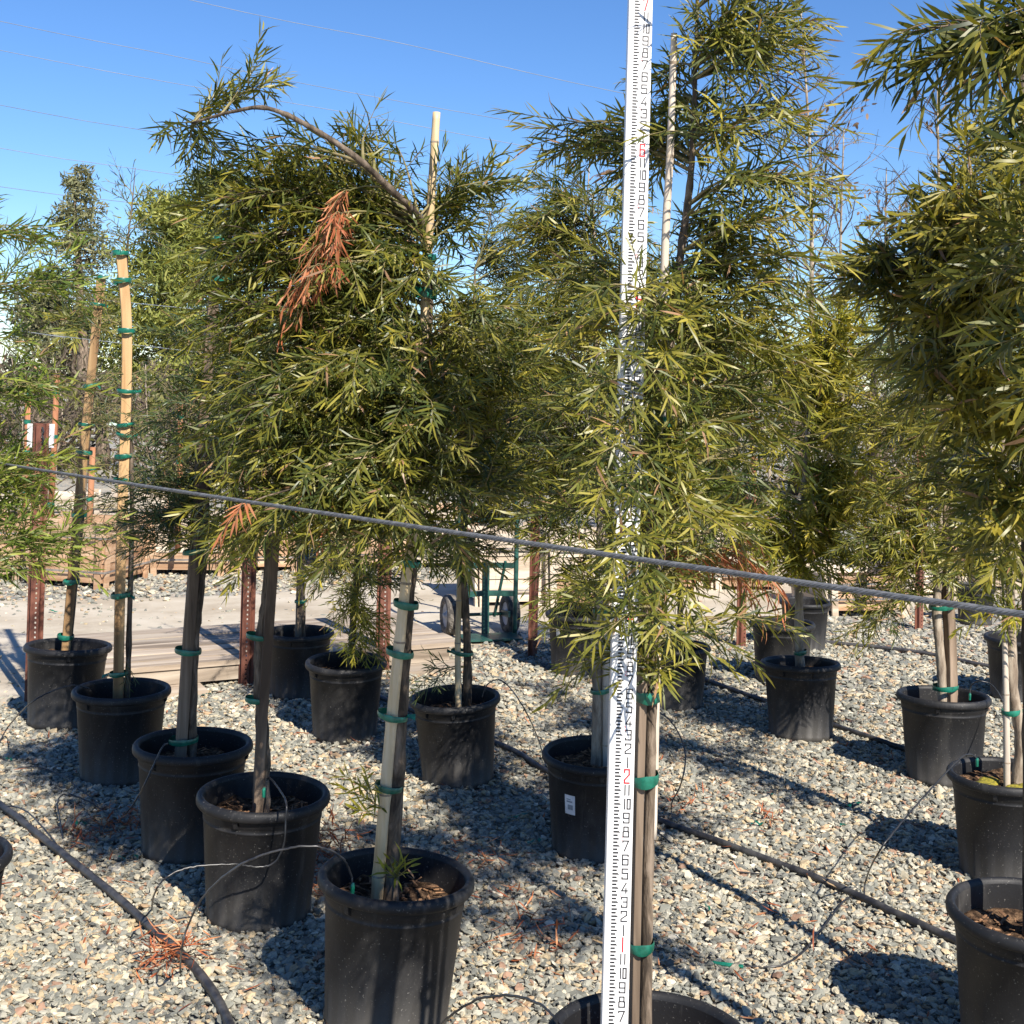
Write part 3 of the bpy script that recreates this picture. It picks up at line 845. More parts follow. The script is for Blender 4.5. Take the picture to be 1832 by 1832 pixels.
tree('C', "bushy blue green fern pine third in the left row, paired with square stake",
     [(345, 1318), (346, 1200), (355, 1080), (366, 980), (370, 850), (375, 650)], [0.017, 0.016, 0.015, 0.014, 0.011, 0.005],
     [(320, 860, 85, 70, 16, 0), (330, 930, 90, 60, 14, 0), (400, 880, 70, 90, 9, 0), (350, 760, 80, 90, 10, .1), (370, 640, 70, 100, 7, .1)],
     'blue', (0.075, 0.007), start_min=0.8)
tree('D', "slender sparse fern pine with tall leader tied to the brown square stake",
     [(228, 1232), (232, 1100), (236, 900), (232, 700), (228, 520), (228, 440), (236, 370), (242, 300)], [0.012, 0.011, 0.010, 0.008, 0.006, 0.004, 0.003, 0.0015],
     [(215, 880, 50, 80, 7, 0), (225, 700, 55, 100, 8, 0, None, dict(shoots=4)), (215, 560, 55, 70, 6, 0, None, dict(shoots=4)), (240, 380, 30, 60, 5, 0, .1, dict(shoots=3, droop=-.1, up=1.2)), (190, 430, 25, 20, 2, 0, .1, dict(shoots=3)), (270, 420, 25, 20, 2, 0, .1, dict(shoots=3)), (230, 960, 40, 30, 4, 0), (228, 1195, 14, 18, 2, -.05, .05, dict(shoots=2, sl=(.05, .1)))],
     'blue', (0.062, 0.0052), dens=80, sl=(.07, .16), start_min=0.45)
tree('E', "sparse fern pine last in the left row on a slanting tan stake",
     [(122, 1150), (136, 1040), (148, 920), (160, 780), (172, 640), (182, 540)], [0.012, 0.011, 0.009, 0.008, 0.006, 0.003],
     [(150, 900, 55, 60, 4, 0, None, dict(shoots=4)), (165, 720, 60, 80, 6, 0, None, dict(shoots=4)), (175, 560, 55, 60, 6, 0, None, dict(shoots=4))],
     'olive', (0.062, 0.0055), dens=75, sl=(.07, .16), start_min=0.9)
tree('L0', "bright green fern pine reaching in from the left edge",
     [(-104, 1540), (-100, 1200), (-92, 900), (-85, 650), (-80, 430), (-70, 300)], [0.022, 0.02, 0.017, 0.013, 0.009, 0.004],
     [(0, 405, 40, 20, 3, .1, .12), (60, 500, 70, 18, 4, .1, .12), (65, 695, 70, 14, 4, .1, .12), (0, 600, 20, 20, 2, .15, .12), (20, 860, 70, 60, 11, .25, .2), (70, 965, 60, 28, 5, .2, .15), (60, 1005, 40, 15, 2, .1, .1), (-280, 700, 70, 300, 9, .2)],
     'green', (0.085, 0.0092), start_min=0.8, droop=0.1, tone=.5, dens=95)
tree('G', "small fern pine in the dark pot beside the pallet",
     [(541, 1140), (540, 1060), (540, 980), (545, 850), (545, 720)], [0.02, 0.018, 0.016, 0.012, 0.005],
     [(545, 900, 90, 100, 16, 0), (560, 760, 100, 110, 12, 0)], 'blue', (0.075, 0.007), start_min=0.75)
tree('H', "fern pine whose lowest drooping leaves touch its pot rim",
     [(628, 1182), (632, 1110), (638, 1030), (645, 900), (650, 760)], [0.019, 0.018, 0.016, 0.012, 0.005],
     [(640, 1010, 70, 60, 14, -.05), (650, 920, 90, 70, 10, 0), (632, 1100, 26, 40, 6, -.08, .08, dict(up=-.5, droop=.5, pal='yellow', shoots=5)), (650, 800, 110, 100, 10, 0), (650, 1165, 45, 12, 3, -.12, .05, dict(pal='yellow', shoots=3, up=.1, sl=(.06, .12)))],
     'olive', (0.08, 0.008), start_min=0.45)
tree('I', "fern pine with dark shaded crown left of the measuring rod, two stems below",
     [(838, 1240), (836, 1160), (832, 1080), (828, 1000), (835, 850), (845, 650), (850, 480)], [0.019, 0.018, 0.018, 0.017, 0.014, 0.010, 0.004],
     [(830, 960, 70, 60, 10, 0), (890, 850, 100, 90, 18, 0), (920, 720, 110, 100, 22, 0), (940, 560, 90, 110, 16, .1), (960, 870, 80, 70, 8, 0), (800, 700, 100, 120, 10, .1), (890, 420, 80, 70, 6, .1), (775, 1215, 30, 22, 2, -.1, .05, dict(shoots=3, pal='blue', up=.2, sl=(.06, .12)))],
     'deep', (0.08, 0.008), start_min=0.5)
tree('J', "fern pine just behind the rod, growing from the barcode pot",
     [(1068, 1345), (1070, 1250), (1066, 1160), (1072, 1080), (1075, 900), (1070, 700), (1066, 500), (1060, 350)], [0.024, 0.022, 0.021, 0.019, 0.016, 0.012, 0.008, 0.003],
     [(1050, 960, 90, 80, 14, 0), (1000, 840, 100, 80, 16, 0), (1060, 720, 110, 90, 18, 0), (990, 600, 90, 110, 16, 0), (1050, 500, 110, 90, 15, 0), (970, 430, 60, 70, 8, 0), (1060, 400, 90, 70, 9, 0), (1020, 330, 50, 40, 3, 0), (1060, 1050, 60, 30, 5, 0), (1190, 960, 100, 80, 12, .1), (1210, 820, 100, 90, 13, .1), (1190, 660, 100, 90, 11, .1), (1180, 520, 80, 80, 6, .1)],
     'olive', (0.085, 0.0085), bark='palebark', start_min=0.65)
tree('F', "tall fern pine in the nearest pot, rising beside the measuring rod past the top",
     [(1156, 1832, .0), (1157, 1650), (1163, 1400), (1165, 1230), (1172, 1060), (1180, 900, .02), (1192, 700, .04), (1212, 500, .05), (1232, 350, .05), (1240, 250, .05), (1244, 120, .05), (1250, -60, .05), (1256, -160, .05)],
     [0.0125, 0.012, 0.0118, 0.0115, 0.011, 0.0105, 0.0095, 0.0085, 0.007, 0.006, 0.005, 0.003, 0.0015],
     [(1150, 1160, 50, 25, 3, -.05, .08), (1210, 1030, 110, 50, 4, .08, .1), (1290, 1070, 70, 40, 2, .15, .1), (1110, 930, 110, 80, 2, .12, .1), (1290, 880, 120, 100, 3, .15, .1), (1060, 780, 90, 90, 2, .14, .1), (1250, 740, 120, 90, 3, .15, .1), (1380, 720, 110, 90, 4, .18, .15),
      (1310, 580, 140, 80, 10, .1), (1080, 560, 80, 100, 5, .12, .12), (1190, 520, 80, 80, 5, .1, .12), (1340, 440, 110, 70, 8, .05), (1250, 400, 60, 50, 4, .05), (1320, 335, 100, 35, 7, 0), (1320, 210, 90, 40, 6, 0), (1340, 110, 60, 45, 5, 0), (1265, 80, 40, 45, 3, 0), (1340, 20, 45, 35, 3, 0), (1270, -40, 90, 50, 4, 0), (1065, 235, 40, 40, 5, .25, .05), (1190, 270, 40, 50, 3, .2, .05), (1205, 150, 25, 50, 3, .15, .05),
      (1195, 560, 45, 80, 4, -.07, .05), (1190, 720, 55, 100, 6, -.07, .05), (1185, 900, 55, 90, 5, -.07, .05), (1180, 1050, 50, 60, 4, -.07, .05), (1120, 520, 40, 50, 2, -.27, .03, dict(shoots=4)), (1120, 660, 40, 60, 2, -.27, .03, dict(shoots=4)), (1115, 820, 40, 70, 3, -.27, .03, dict(shoots=4)), (1130, 960, 40, 50, 2, -.27, .03, dict(shoots=4)), (1125, 1080, 40, 30, 2, -.26, .03, dict(shoots=4)), 
      (1180, 1185, 40, 25, 2, -.06, .05, dict(shoots=4, sl=(.06, .12))), (1310, 960, 20, 50, 2, .15, .05, dict(dead=True, shoots=4, droop=.8, leafW=.005))],
     'olive', (0.078, 0.0072), start_min=0.85, sl=(.09, .19), shootn=9, tone=.46)
tree('L', "small fern pine in the half hidden pot right of the rod",
     [(1215, 1140), (1218, 1050), (1222, 900), (1225, 750)], [0.018, 0.016, 0.012, 0.004],
     [(1270, 970, 110, 70, 19, 0), (1290, 830, 130, 100, 22, 0), (1320, 690, 130, 100, 18, 0), (1380, 570, 110, 80, 8, 0)], 'green', (0.075, 0.007), start_min=0.7)
tree('M', "fern pine with sunlit yellow green leaves above a single pale trunk",
     [(1432, 1178), (1430, 1120), (1430, 1050), (1436, 950), (1440, 840), (1445, 740)], [0.024, 0.022, 0.02, 0.016, 0.011, 0.004],
     [(1440, 990, 70, 50, 16, -.1), (1430, 930, 85, 60, 14, -.05), (1490, 880, 90, 60, 13, 0), (1460, 800, 100, 80, 15, 0), (1480, 680, 110, 80, 14, .1), (1530, 590, 90, 60, 9, .1)],
     'yellow', (0.10, 0.013), bark='palebark', start_min=0.55, droop=.45, tone=.5)
tree('N', "fern pine with loose crown over the pale trunk and square stake",
     [(1690, 1240), (1683, 1180), (1676, 1100), (1680, 1000), (1685, 850), (1685, 650), (1680, 420)], [0.024, 0.021, 0.02, 0.018, 0.014, 0.009, 0.003],
     [(1640, 1000, 110, 45, 11, 0), (1740, 980, 80, 60, 8, 0), (1620, 900, 100, 70, 14, 0), (1570, 940, 70, 60, 8, -.05), (1690, 800, 120, 90, 14, 0), (1600, 690, 100, 90, 12, 0), (1590, 1080, 40, 40, 3, -.1, .1, dict(up=-.3, droop=.4)), (1690, 600, 110, 100, 8, 0), (1720, 460, 80, 60, 5, 0)],
     'olive', (0.09, 0.009), bark='palebark', start_min=0.62, tone=.48)
tree('O', "fern pine rising from the mossy pot at the right edge",
     [(1820, 1382), (1826, 1320), (1812, 1230), (1808, 1110), (1800, 900), (1790, 650), (1780, 350)], [0.022, 0.02, 0.019, 0.018, 0.014, 0.01, 0.003],
     [(1790, 960, 70, 60, 8, 0), (1780, 830, 110, 100, 12, 0), (1720, 700, 110, 100, 11, 0), (1650, 580, 100, 70, 9, 0), (1760, 520, 110, 120, 10, 0), (1775, 300, 50, 80, 5, 0), (1800, 1100, 35, 20, 3, -.1, .06, dict(shoots=3, pal='yellow'))],
     'olive', (0.095, 0.009), bark='palebark', start_min=0.7, tone=.45)
tree('P', "fern pine of the lower right corner pot, broad leaves filling the right side",
     [(1846, 1630), (1846, 1400), (1842, 1100), (1840, 800), (1836, 500), (1830, 200), (1820, -100)], [0.024, 0.022, 0.02, 0.017, 0.013, 0.009, 0.004],
     [(1760, 370, 80, 50, 6, -.25, .2), (1725, 400, 65, 40, 5, -.2, .2), (1800, 470, 60, 60, 5, -.4, .15), (1720, 600, 90, 70, 6, -.3, .2), (1800, 700, 80, 100, 7, -.2, .25), (1665, 500, 80, 50, 6, 0, .2), (1810, 230, 60, 70, 4, -.1), (1820, 900, 60, 90, 6, -.1), (1600, 500, 70, 40, 4, 0, .15), (1930, 600, 110, 400, 16, .1)],
     'deep', (0.115, 0.0130), start_min=0.8, tone=.6, shootn=8)
tree('S', "near fern pine standing off the right edge, dark leaves hanging into the top right",
     [(2185, 1800), (2180, 1300), (2175, 900), (2165, 500), (2150, 100), (2140, -200)], [0.024, 0.022, 0.02, 0.016, 0.012, 0.006],
     [(1780, 45, 110, 30, 6, .05, .2, dict(droop=.55, shoots=6)), (1720, 50, 70, 30, 3, .05, .15, dict(droop=.6, shoots=6)), (1880, 500, 50, 300, 4, .0, .25), (2200, 300, 180, 450, 9, 0), (2150, 750, 180, 250, 6, 0)],
     'deep', (0.105, 0.0125), start_min=1.0, tone=.45)
print("leaves", TOTAL[0])

# ------------------------------------------------------------------ stakes and ties
def ring_band(c, rx, ry, h, tilt=0.0):
    mb = MB(); n = 20; V = []
    for k in range(n):
        a = 2 * math.pi * k / n
        for (dr, dz) in ((0, -h / 2), (0.0016, -h / 4), (0.0022, h / 5), (0.0005, h / 2)):
            x = (rx + dr) * math.cos(a); y = (ry + dr) * math.sin(a)
            V.append((c.x + x, c.y + y, c.z + dz * (1 + .15 * math.sin(3 * a)) + x * tilt))
    mb.v = V
    for k in range(n):
        k2 = (k + 1) % n
        for j in range(3):
            mb.f.append((k * 4 + j, k2 * 4 + j, k2 * 4 + j + 1, k * 4 + j + 1))
    return mb


def tie_on(parent, px, py, hw, d, h=0.024, tail=False, dy=0.0):
    c = at(px, py, d + dy); sc = FPX / d
    rx = hw / sc
    t = random.uniform(-.18, .18)
    rx *= 1.08; mb = ring_band(c + Vector((0, -.012, 0)), rx, max(rx * .95, .026), h * .72, t)
    if tail:
        for sg in (random.choice((-1, 1)),):
            a = c + Vector((sg * rx, -.012, 0)); b = a + Vector((sg * random.uniform(.015, .032), -.012, random.uniform(-.015, .015)))
            mb.add([a + Vector((0, 0, -.004)), a + Vector((0, 0, .004)), b + Vector((0, .008, .008)), b + Vector((0, -.004, -.006))], [(0, 1, 2, 3)])
    o = mb.build("tie_tape", M['tape'], parent, True)
    return o


def stake(name, kind, label, pts, d, r, ties=(), z0=None, key=None):
    P = [at(p[0], p[1], d + (p[2] if len(p) > 2 else 0)) for p in pts]
    if key: P[0].z = POTS[key]['soil'] - 0.04
    root = empty(name, P[0], label, "stake", "support stakes in the pots")
    if kind in ('bamboo', 'whitecane', 'creamcane'):
        n = 60; path = []; rad = []
        full = smooth_path(P, 20)
        L = 0; nxt = 0.12
        for i, p in enumerate(full):
            if i: L += (p - full[i - 1]).length
            rr = r * (1 - .38 * i / len(full))
            if L > nxt: rr *= 1.10; nxt += random.uniform(.16, .24)
            path.append(p); rad.append(rr)
        MB().tube(path, rad, 12).build("cane", M[kind], root, True)
        for q_ in range(1, len(path) - 1):
            if rad[q_] > 1.05 * rad[q_ - 1]:
                dv_ = (path[q_ + 1] - path[q_ - 1]).normalized()
                MB().tube([path[q_] - dv_ * .004, path[q_], path[q_] + dv_ * .004], [rad[q_] * .97, rad[q_] * 1.05, rad[q_] * .95], 12, False).build("node_ring", M['palebark'], root, True)
    elif kind == 'pole':
        path = smooth_path(P, 8)
        MB().tube(path, [r * random.uniform(.96, 1.04) for _ in path], 10).build("pole", M['redwood'], root, True)
    else:
        mb = MB()
        path = smooth_path(P, 6)
        n0 = 0; V = []
        for i, p in enumerate(path):
            w = r
            for (a, b) in ((-1, -.9), (-.9, -1), (.9, -1), (1, -.9), (1, .9), (.9, 1), (-.9, 1), (-1, .9)):
                V.append((p.x + (a * math.cos(.35) - b * math.sin(.35)) * w, p.y + (a * math.sin(.35) + b * math.cos(.35)) * w, p.z))
        m = len(path); mb.v = V
        for i in range(m - 1):
            for k in range(8):
                k2 = (k + 1) % 8
                mb.f.append((i * 8 + k, i * 8 + k2, (i + 1) * 8 + k2, (i + 1) * 8 + k))
        mb.f.append(tuple(range(8))[::-1]); mb.f.append(tuple((m - 1) * 8 + k for k in range(8)))
        mb.build("post", M[kind], root)
    for t in ties:
        tie_on(root, t[0], t[1], t[2], d, t[3] if len(t) > 3 else 0.022, len(t) > 4)
    return root


dA = POTS['A']['d']
stake("bamboo_cane", 'creamcane', "cream bamboo cane leaning beside the trunk in the front left pot", [(672, 1600, -.018), (697, 1330, -.018), (722, 1080, -.018), (742, 900, 0.0), (764, 480, .0), (781, 201, .0)], dA, 0.0175,
      [(696, 1405, 22), (703, 1278, 24, .022, 1), (716, 1166, 22, .025), (727, 1080, 20, .026), (733, 1005, 19, .024), (765, 464, 14, .03, 1), (762, 525, 18, .035, 1)], key='A')
stake("wooden_stake", 'greywood', "grey weathered stake tied to the stem in the dusty second pot", [(461, 1425, -.018), (467, 1320, -.018), (482, 1100, -.02), (492, 950, 0), (505, 700, 0)], POTS['B']['d'], 0.0155,
      [(458, 1250, 16, .022, 1), (462, 1137, 18, .022, 1)], key='B')
stake("wooden_stake", 'greywood', "brown square stake third in the left row, tied at its foot", [(322, 1332, -.018), (336, 1160, -.018), (348, 1000, -.018), (362, 780, 0), (385, 500, 0)], POTS['C']['d'], 0.0195,
      [(330, 1322, 23, .028), (338, 1163, 21, .026), (351, 985, 20, .024), (395, 428, 9, .03, 1), (392, 500, 12, .03, 1)], key='C')
stake("wooden_stake", 'stakewood', "tall brown square stake with many green ties, fourth in the left row", [(212, 1245, -.018), (216, 1000, -.02), (227, 620, 0), (216, 447, 0)], POTS['D']['d'], 0.021,
      [(217, 453, 13, .028), (220, 503, 14, .03), (228, 592, 14, .028), (228, 700, 15, .024, 1), (226, 760, 14, .022, 1), (225, 778, 14, .02, 1), (222, 816, 14, .026), (219, 857, 13, .02), (218, 1064, 16, .03, 1), (214, 1204, 15, .026, 1)], key='D')
stake("wooden_stake", 'stakewood', "slanting tan stake, last in the left row, next to the rusty tagged post", [(116, 1160, -.02), (128, 1045, 0), (150, 800, 0), (181, 494, 0)], POTS['E']['d'], 0.0215,
      [(119, 1138, 13, .03), (129, 1040, 13, .032), (143, 921, 12, .032), (152, 808, 13, .028), (156, 759, 13, .02), (163, 690, 12, .024, 1), (177, 545, 12, .02, 1), (185, 497, 9, .024)], key='E')
stake("wooden_stake", 'greywood', "thin stake tied to the tree in the dark pot beside the pallet", [(533, 1145, 0), (536, 1000, 0), (540, 850, 0)], POTS['G']['d'], 0.013, [(539, 1075, 10, .022), (540, 1028, 10, .022)], key='G')
stake("bamboo_cane", 'bamboo', "second pale stem beside the trunk in the pot before the hand truck", [(822, 1245, -.02), (819, 1150, -.02), (824, 1020, 0), (830, 850, 0)], POTS['I']['d'], 0.015, [(827, 1166, 18, .022, 1), (826, 1012, 15, .022)], key='I')
stake("bamboo_cane", 'whitecane', "pale cane behind the measuring rod in the barcode pot", [(1086, 1352, -.018), (1084, 1200, -.018), (1082, 1050, 0), (1082, 700, 0)], POTS['J']['d'], 0.0155, [(1076, 1233, 18, .022), (1078, 1090, 16, .024)], key='J')
dF = POTS['F']['d']
stake("wooden_stake", 'greywood', "split grey stake close behind the measuring rod in the nearest pot", [(1134, 1832, -.018), (1141, 1500, -.018), (1152, 1150, -.018), (1170, 850, -.02), (1182, 640, 0)], dF, 0.0082,
      [(1146, 1687, 20, .028), (1153, 1391, 21, .032), (1158, 1243, 20, .030), (1174, 872, 21, .032), (1186, 755, 16, .028)], key='F')
stake("bamboo_cane", 'whitecane', "pale bamboo cane standing high right of the rod against the sky", [(1166, 1500, .04), (1180, 900, .04), (1189, 470, .0), (1199, 270, .0), (1206, 60, .0)], dF, 0.0105, [(1186, 640, 14, .024)])
stake("wooden_stake", 'greywood', "square brown stake beside the pale trunk, right of centre", [(1704, 1245, -.02), (1700, 1150, 0), (1694, 1040, 0), (1690, 860, 0)], POTS['N']['d'], 0.0205, [(1690, 1228, 20, .03), (1684, 1084, 21, .026)], key='N')
stake("bamboo_cane", 'whitecane', "whitish cane in the mossy pot at the right edge", [(1802, 1388, -.018), (1800, 1250, -.018), (1797, 1100, 0), (1795, 800, 0)], POTS['O']['d'], 0.0125, [(1806, 1272, 14, .026, 1), (1802, 1095, 18, .04)], key='O')
stake("bamboo_cane", 'whitecane', "short pale cane tied to the single trunk in mid gravel", [(1426, 1180, .03), (1427, 1100, .03), (1428, 1000, .03)], POTS['M']['d'], 0.009, [(1431, 1166, 10, .028), (1396, 1040, 5, .03)], key='M')


# ------------------------------------------------------------------ the measuring rod
def strokes(ch):
    R = {
        '0': [[(0, 0), (1, 0), (1, 2), (0, 2), (0, 0)]],
        '1': [[(.5, 0), (.5, 2)]],
        '2': [[(0, 1.6), (0, 2), (1, 2), (1, 1.25), (0, .45), (0, 0), (1, 0)]],
        '3': [[(0, 1.65), (0, 2), (1, 2), (1, 1.05), (.35, 1.05)], [(1, 1.05), (1, 0), (0, 0), (0, .35)]],
        '4': [[(.75, 0), (.75, .9)], [(.75, 2), (0, .45), (1, .45)]],
        '5': [[(1, 2), (0, 2), (0, 1.15), (1, 1.15), (1, 0), (0, 0), (0, .3)]],
        '6': [[(1, 1.7), (1, 2), (0, 2), (0, 0), (1, 0), (1, 1.1), (0, 1.1)]],
        '7': [[(0, 1.75), (0, 2), (1, 2), (.3, 0)]],
        '8': [[(.12, 1.08), (.12, 2), (.88, 2), (.88, 1.08), (.12, 1.08)], [(.12, 1.08), (0, 1.0), (0, 0), (1, 0), (1, 1.0), (.88, 1.08)]],
        '9': [[(0, .3), (0, 0), (1, 0), (1, 2), (0, 2), (0, .95), (1, .95)]],
    }
    return R[ch]


def glyphs(text, cx, cz, w, h, th, y):
    """stroke lettering as thin flat bars on the rod face"""
    mb = MB(); n = len(text)
    cw = w if n == 1 else w * 0.52
    gap = w * 0.20
    x0 = cx - (n * cw + (n - 1) * gap) / 2
    off = 0.0
    for i, ch in enumerate(text):
        ox = x0 + i * (cw + gap)
        if n > 1 and ch == '1': ox += 0
        for line in strokes(ch):
            for a, b in zip(line[:-1], line[1:]):
                pa = Vector((ox + a[0] * cw, 0, cz - h / 2 + a[1] * h / 2)); pb = Vector((ox + b[0] * cw, 0, cz - h / 2 + b[1] * h / 2))
                t = (pb - pa).normalized(); s_ = Vector((-t.z, 0, t.x)) * th / 2
                pa = pa - t * th / 2; pb = pb + t * th / 2
                yy = y - off; off += 0.00003
                q = [pa - s_, pb - s_, pb + s_, pa + s_]
                mb.add([(p.x, yy, p.z) for p in q], [(0, 1, 2, 3)])
    return mb


def measuring_rod():
    D1 = 2.435
    P1 = at(1104.0, 1690, D1)
    lo, hi = D1 - .3, D1 + .6
    for _ in range(60):
        D7 = (lo + hi) / 2
        if (at(1146.5, 8, D7) - P1).length < 1.8288: lo = D7
        else: hi = D7
    # distance grows with depth only slightly, so settle the scale on the two marks
    P7 = at(1146.5, 8, D7)
    ax = (P7 - P1).normalized()
    base = P1 - ax * 0.3048
    root = empty("measuring_rod", base, "white measuring rod with black inch ticks and red foot numbers", "measuring rod")
    zx = Vector((1, 0.06, 0)); xa = (zx - ax * zx.dot(ax)).normalized(); ya = ax.cross(xa)
    root.rotation_euler = Matrix((xa, ya, ax)).transposed().to_euler()
    W, T, H = 0.0485, 0.022, 2.36
    mb = MB()
    # extruded channel: flat face to the camera, raised edges
    prof = [(-W / 2, 0), (-W / 2 + .002, -.0012), (-W / 2 + .0035, -.0012), (-W / 2 + .0045, 0), (W / 2 - .0045, 0), (W / 2 - .0035, -.0012), (W / 2 - .002, -.0012), (W / 2, 0), (W / 2, T), (-W / 2, T)]
    n = len(prof)
    V = [(x, y, z) for z in (0, H) for x, y in prof]
    mb.add(V, [(k, (k + 1) % n, n + (k + 1) % n, n + k) for k in range(n)] + [tuple(range(n))[::-1], tuple(n + k for k in range(n))])
    mb.build("rod_body", M['rod'], root, False, True)
    inch = 0.0254
    tk = MB()
    xL = -W / 2 + 0.0118
    for q in range(2, int(H / inch * 4)):
        z = q * inch / 4
        ln = 0.0132 if q % 4 == 0 else (0.0105 if q % 2 == 0 else 0.0085)
        h = inch / 8
        if q % 4 == 0:
            tk.add([(xL, -.0004, z - h / 2), (xL + ln, -.0004, z - h / 2), (xL + ln - .003, -.0004, z + h / 2), (xL, -.0004, z + h / 2)], [(0, 1, 2, 3)])
        else:
            tk.add([(xL, -.0004, z - h / 2), (xL + ln, -.0004, z - h / 2), (xL + ln, -.0004, z + h / 2), (xL, -.0004, z + h / 2)], [(0, 1, 2, 3)])
    t = tk.build("graduation_ticks", M['black'], root, False, True); t["kind"] = "stuff"
    for i in range(5, 93):
        ft, inn = divmod(i, 12)
        z = i * inch
        if inn == 0:
            glyphs(str(ft), 0.0105, z, 0.0088, 0.0245, 0.0027, -.0005).build("numeral", M['red'], root, False, True)
        else:
            glyphs(str(inn), 0.0115, z, 0.0106, 0.0178, 0.0022, -.0005).build("numeral", M['black'], root, False, True)
            if inn in (4, 8) and ft > 0:
                glyphs(str(ft), 0.0045 - .0005, z - inch * .5, 0.0028, 0.0075, 0.0006, -.0005).build("numeral", M['red'], root, False, True)
measuring_rod()


# ------------------------------------------------------------------ rusty steel posts
def steel_post(px, py, ptop, label, tags=False, yaw=0.0, w=0.085):
    g = ground(px, py)
    H = at(px, ptop, g.y).z
    root = empty("steel_post", g, label, "post", "rusty steel posts", yaw)
    t = .004
    web = .022
    half = w / 2
    # two angled sides and two outer lips, extruded
    for sg in (-1, 1):
        mb = MB()
        prof = [(sg * web, 0), (sg * (half - .018), .022), (sg * half, .022)]
        pr = prof + [(p[0], p[1] + t) for p in prof[::-1]]
        n = len(pr)
        V = [(x, y, z) for z in (-.05, H) for x, y in pr]
        mb.add(V, [(k, (k + 1) % n, n + (k + 1) % n, n + k) for k in range(n)] + [tuple(n + k for k in range(n))])
        mb.build("flange", M['steel'], root, False, True)
    mb = MB()
    hx, hs = .0045, .0255
    hole_c = 0.006
    mb.box(((-web + hole_c - hx) / 2, t / 2, (H - .05) / 2), ((hole_c - hx + web), t, H + .05))
    mb.box(((web + hole_c + hx) / 2, t / 2, (H - .05) / 2), ((web - hole_c - hx), t, H + .05))
    k = 0
    z = -.05
    while z < H - hs:
        mb.box((hole_c, t / 2, z + (hs - .010) / 2), (2 * hx, t, hs - .010))
        z += hs
    mb.box((hole_c, t / 2, (z + H) / 2), (2 * hx, t, H - z))
    mb.build("punched_web", M['steel'], root, False, True)
    if tags:
        for sx in (-.056, .056):
            mb = MB(); mb.box((sx, -.004 + .012, H - .065), (.026, .002, .125)); mb.build("white_tag", M['paper'], root, False, True)
        MB().tube([(.012, -.01, H - .02), (.02, -.014, H - .045), (.012, -.012, H - .06), (.022, -.012, H - .085), (.015, -.01, H - .1)], .005, 6).build("chain_end", M['tubing'], root, False, True)
steel_post(56, 1262, 757, "rusty punched post with two white tags at the far left", True, .1)
steel_post(437, 1229, 840, "rusty punched post behind the second stake, by the pallet", False, -.15)
steel_post(684, 1205, 850, "rusty post rising behind the front cane tree", False, .2)
steel_post(957, 1178, 850, "rusty post right of the hand truck", False, .9)
steel_post(1330, 1160, 860, "rusty post hidden among leaves right of the rod", False, .6)
steel_post(1648, 1130, 800, "rusty post behind the loose crown on the right", False, .6)


# ------------------------------------------------------------------ cables, pipes, tubing
def guy_cable():
    a = (0, 815); b = (1832, 1090)
    def pt(x):
        y = float(np.interp(x, [-500, 0, 500, 1000, 1400, 1832, 2300], [743, 815, 888, 958, 1020, 1090, 1166]))
        inv = 0.262 + (0.676 - 0.262) * x / 1832.0
        return at(x, y, 1 / inv)
    A = pt(-480); B = pt(2300)
    root = empty("guy_cable", A, "thick grey twisted steel cable stretched across the foreground", "cable")
    L = (B - A).length
    n = int(L / 0.008)
    t = (B - A).normalized(); u = t.cross(Vector((0, 0, 1))).normalized(); w = u.cross(t)
    def mid(s): return A.lerp(B, s) + Vector((0, 0, -0.03 * 4 * s * (1 - s) * .6))
    for k in range(6):
        pts = []
        for i in range(n + 1):
            s = i / n; ph = 2 * math.pi * (s * L / 0.045 + k / 6)
            pts.append(mid(s) + u * (math.cos(ph) * .0029) + w * (math.sin(ph) * .0029))
        MB().tube(pts, .0017, 5, False).build("strand", M['cable'], root, True)
guy_cable()
o = MB().tube(smooth_path([at(430, 792, 7.2), at(700, 826, 7.5), at(957, 857, 8.0)], 8), .003, 5).build("thin_wire", M['cable'])
tag(o, "thin far wire strung between rusty posts behind the crowns", "wire")


def pipe(name, label, pts, r, z=None, mat='pipe', cat='pipe', group=None, seg=10):
    z = r + 0.014 if z is None else z
    P = []
    for p in pts:
        if len(p) == 2: P.append(ground(p[0], p[1], z))
        elif p[2] >= 1.0: P.append(at(p[0], p[1], p[2]))          # a distance ahead
        else: P.append(ground(p[0], p[1], p[2]))                  # a height
    path = smooth_path(P, 10)
    path = [p + Vector((0, 0, random.uniform(-.0015, .0015))) for p in path]
    o = MB().tube(path, r, seg).build(name, M[mat], None, True)
    return tag(o, label, cat, group)
pipe("poly_pipe", "black irrigation pipe snaking across the lower left gravel", [(-420, 1150), (-160, 1330), (0, 1440), (90, 1510), (200, 1597), (280, 1668), (330, 1712), (375, 1765), (410, 1832), (440, 1920)], .0135)
pipe("poly_pipe", "black irrigation pipe running from mid gravel past the rod to lower right", [(560, 1195), (730, 1268), (905, 1336), (975, 1378), (1100, 1440), (1200, 1475), (1450, 1566), (1600, 1632), (1725, 1690), (1900, 1775)], .0125)
pipe("poly_pipe", "black irrigation pipe between the single trunk pot and the square stake pot", [(1130, 1165), (1265, 1217), (1375, 1256), (1500, 1300), (1620, 1340), (1760, 1385)], .013)
pipe("poly_pipe", "farthest black irrigation pipe, right of the small far pot", [(1380, 1140), (1490, 1150), (1640, 1166), (1760, 1190), (1900, 1215)], .0135)
TUBES = "thin drip tubing lines"
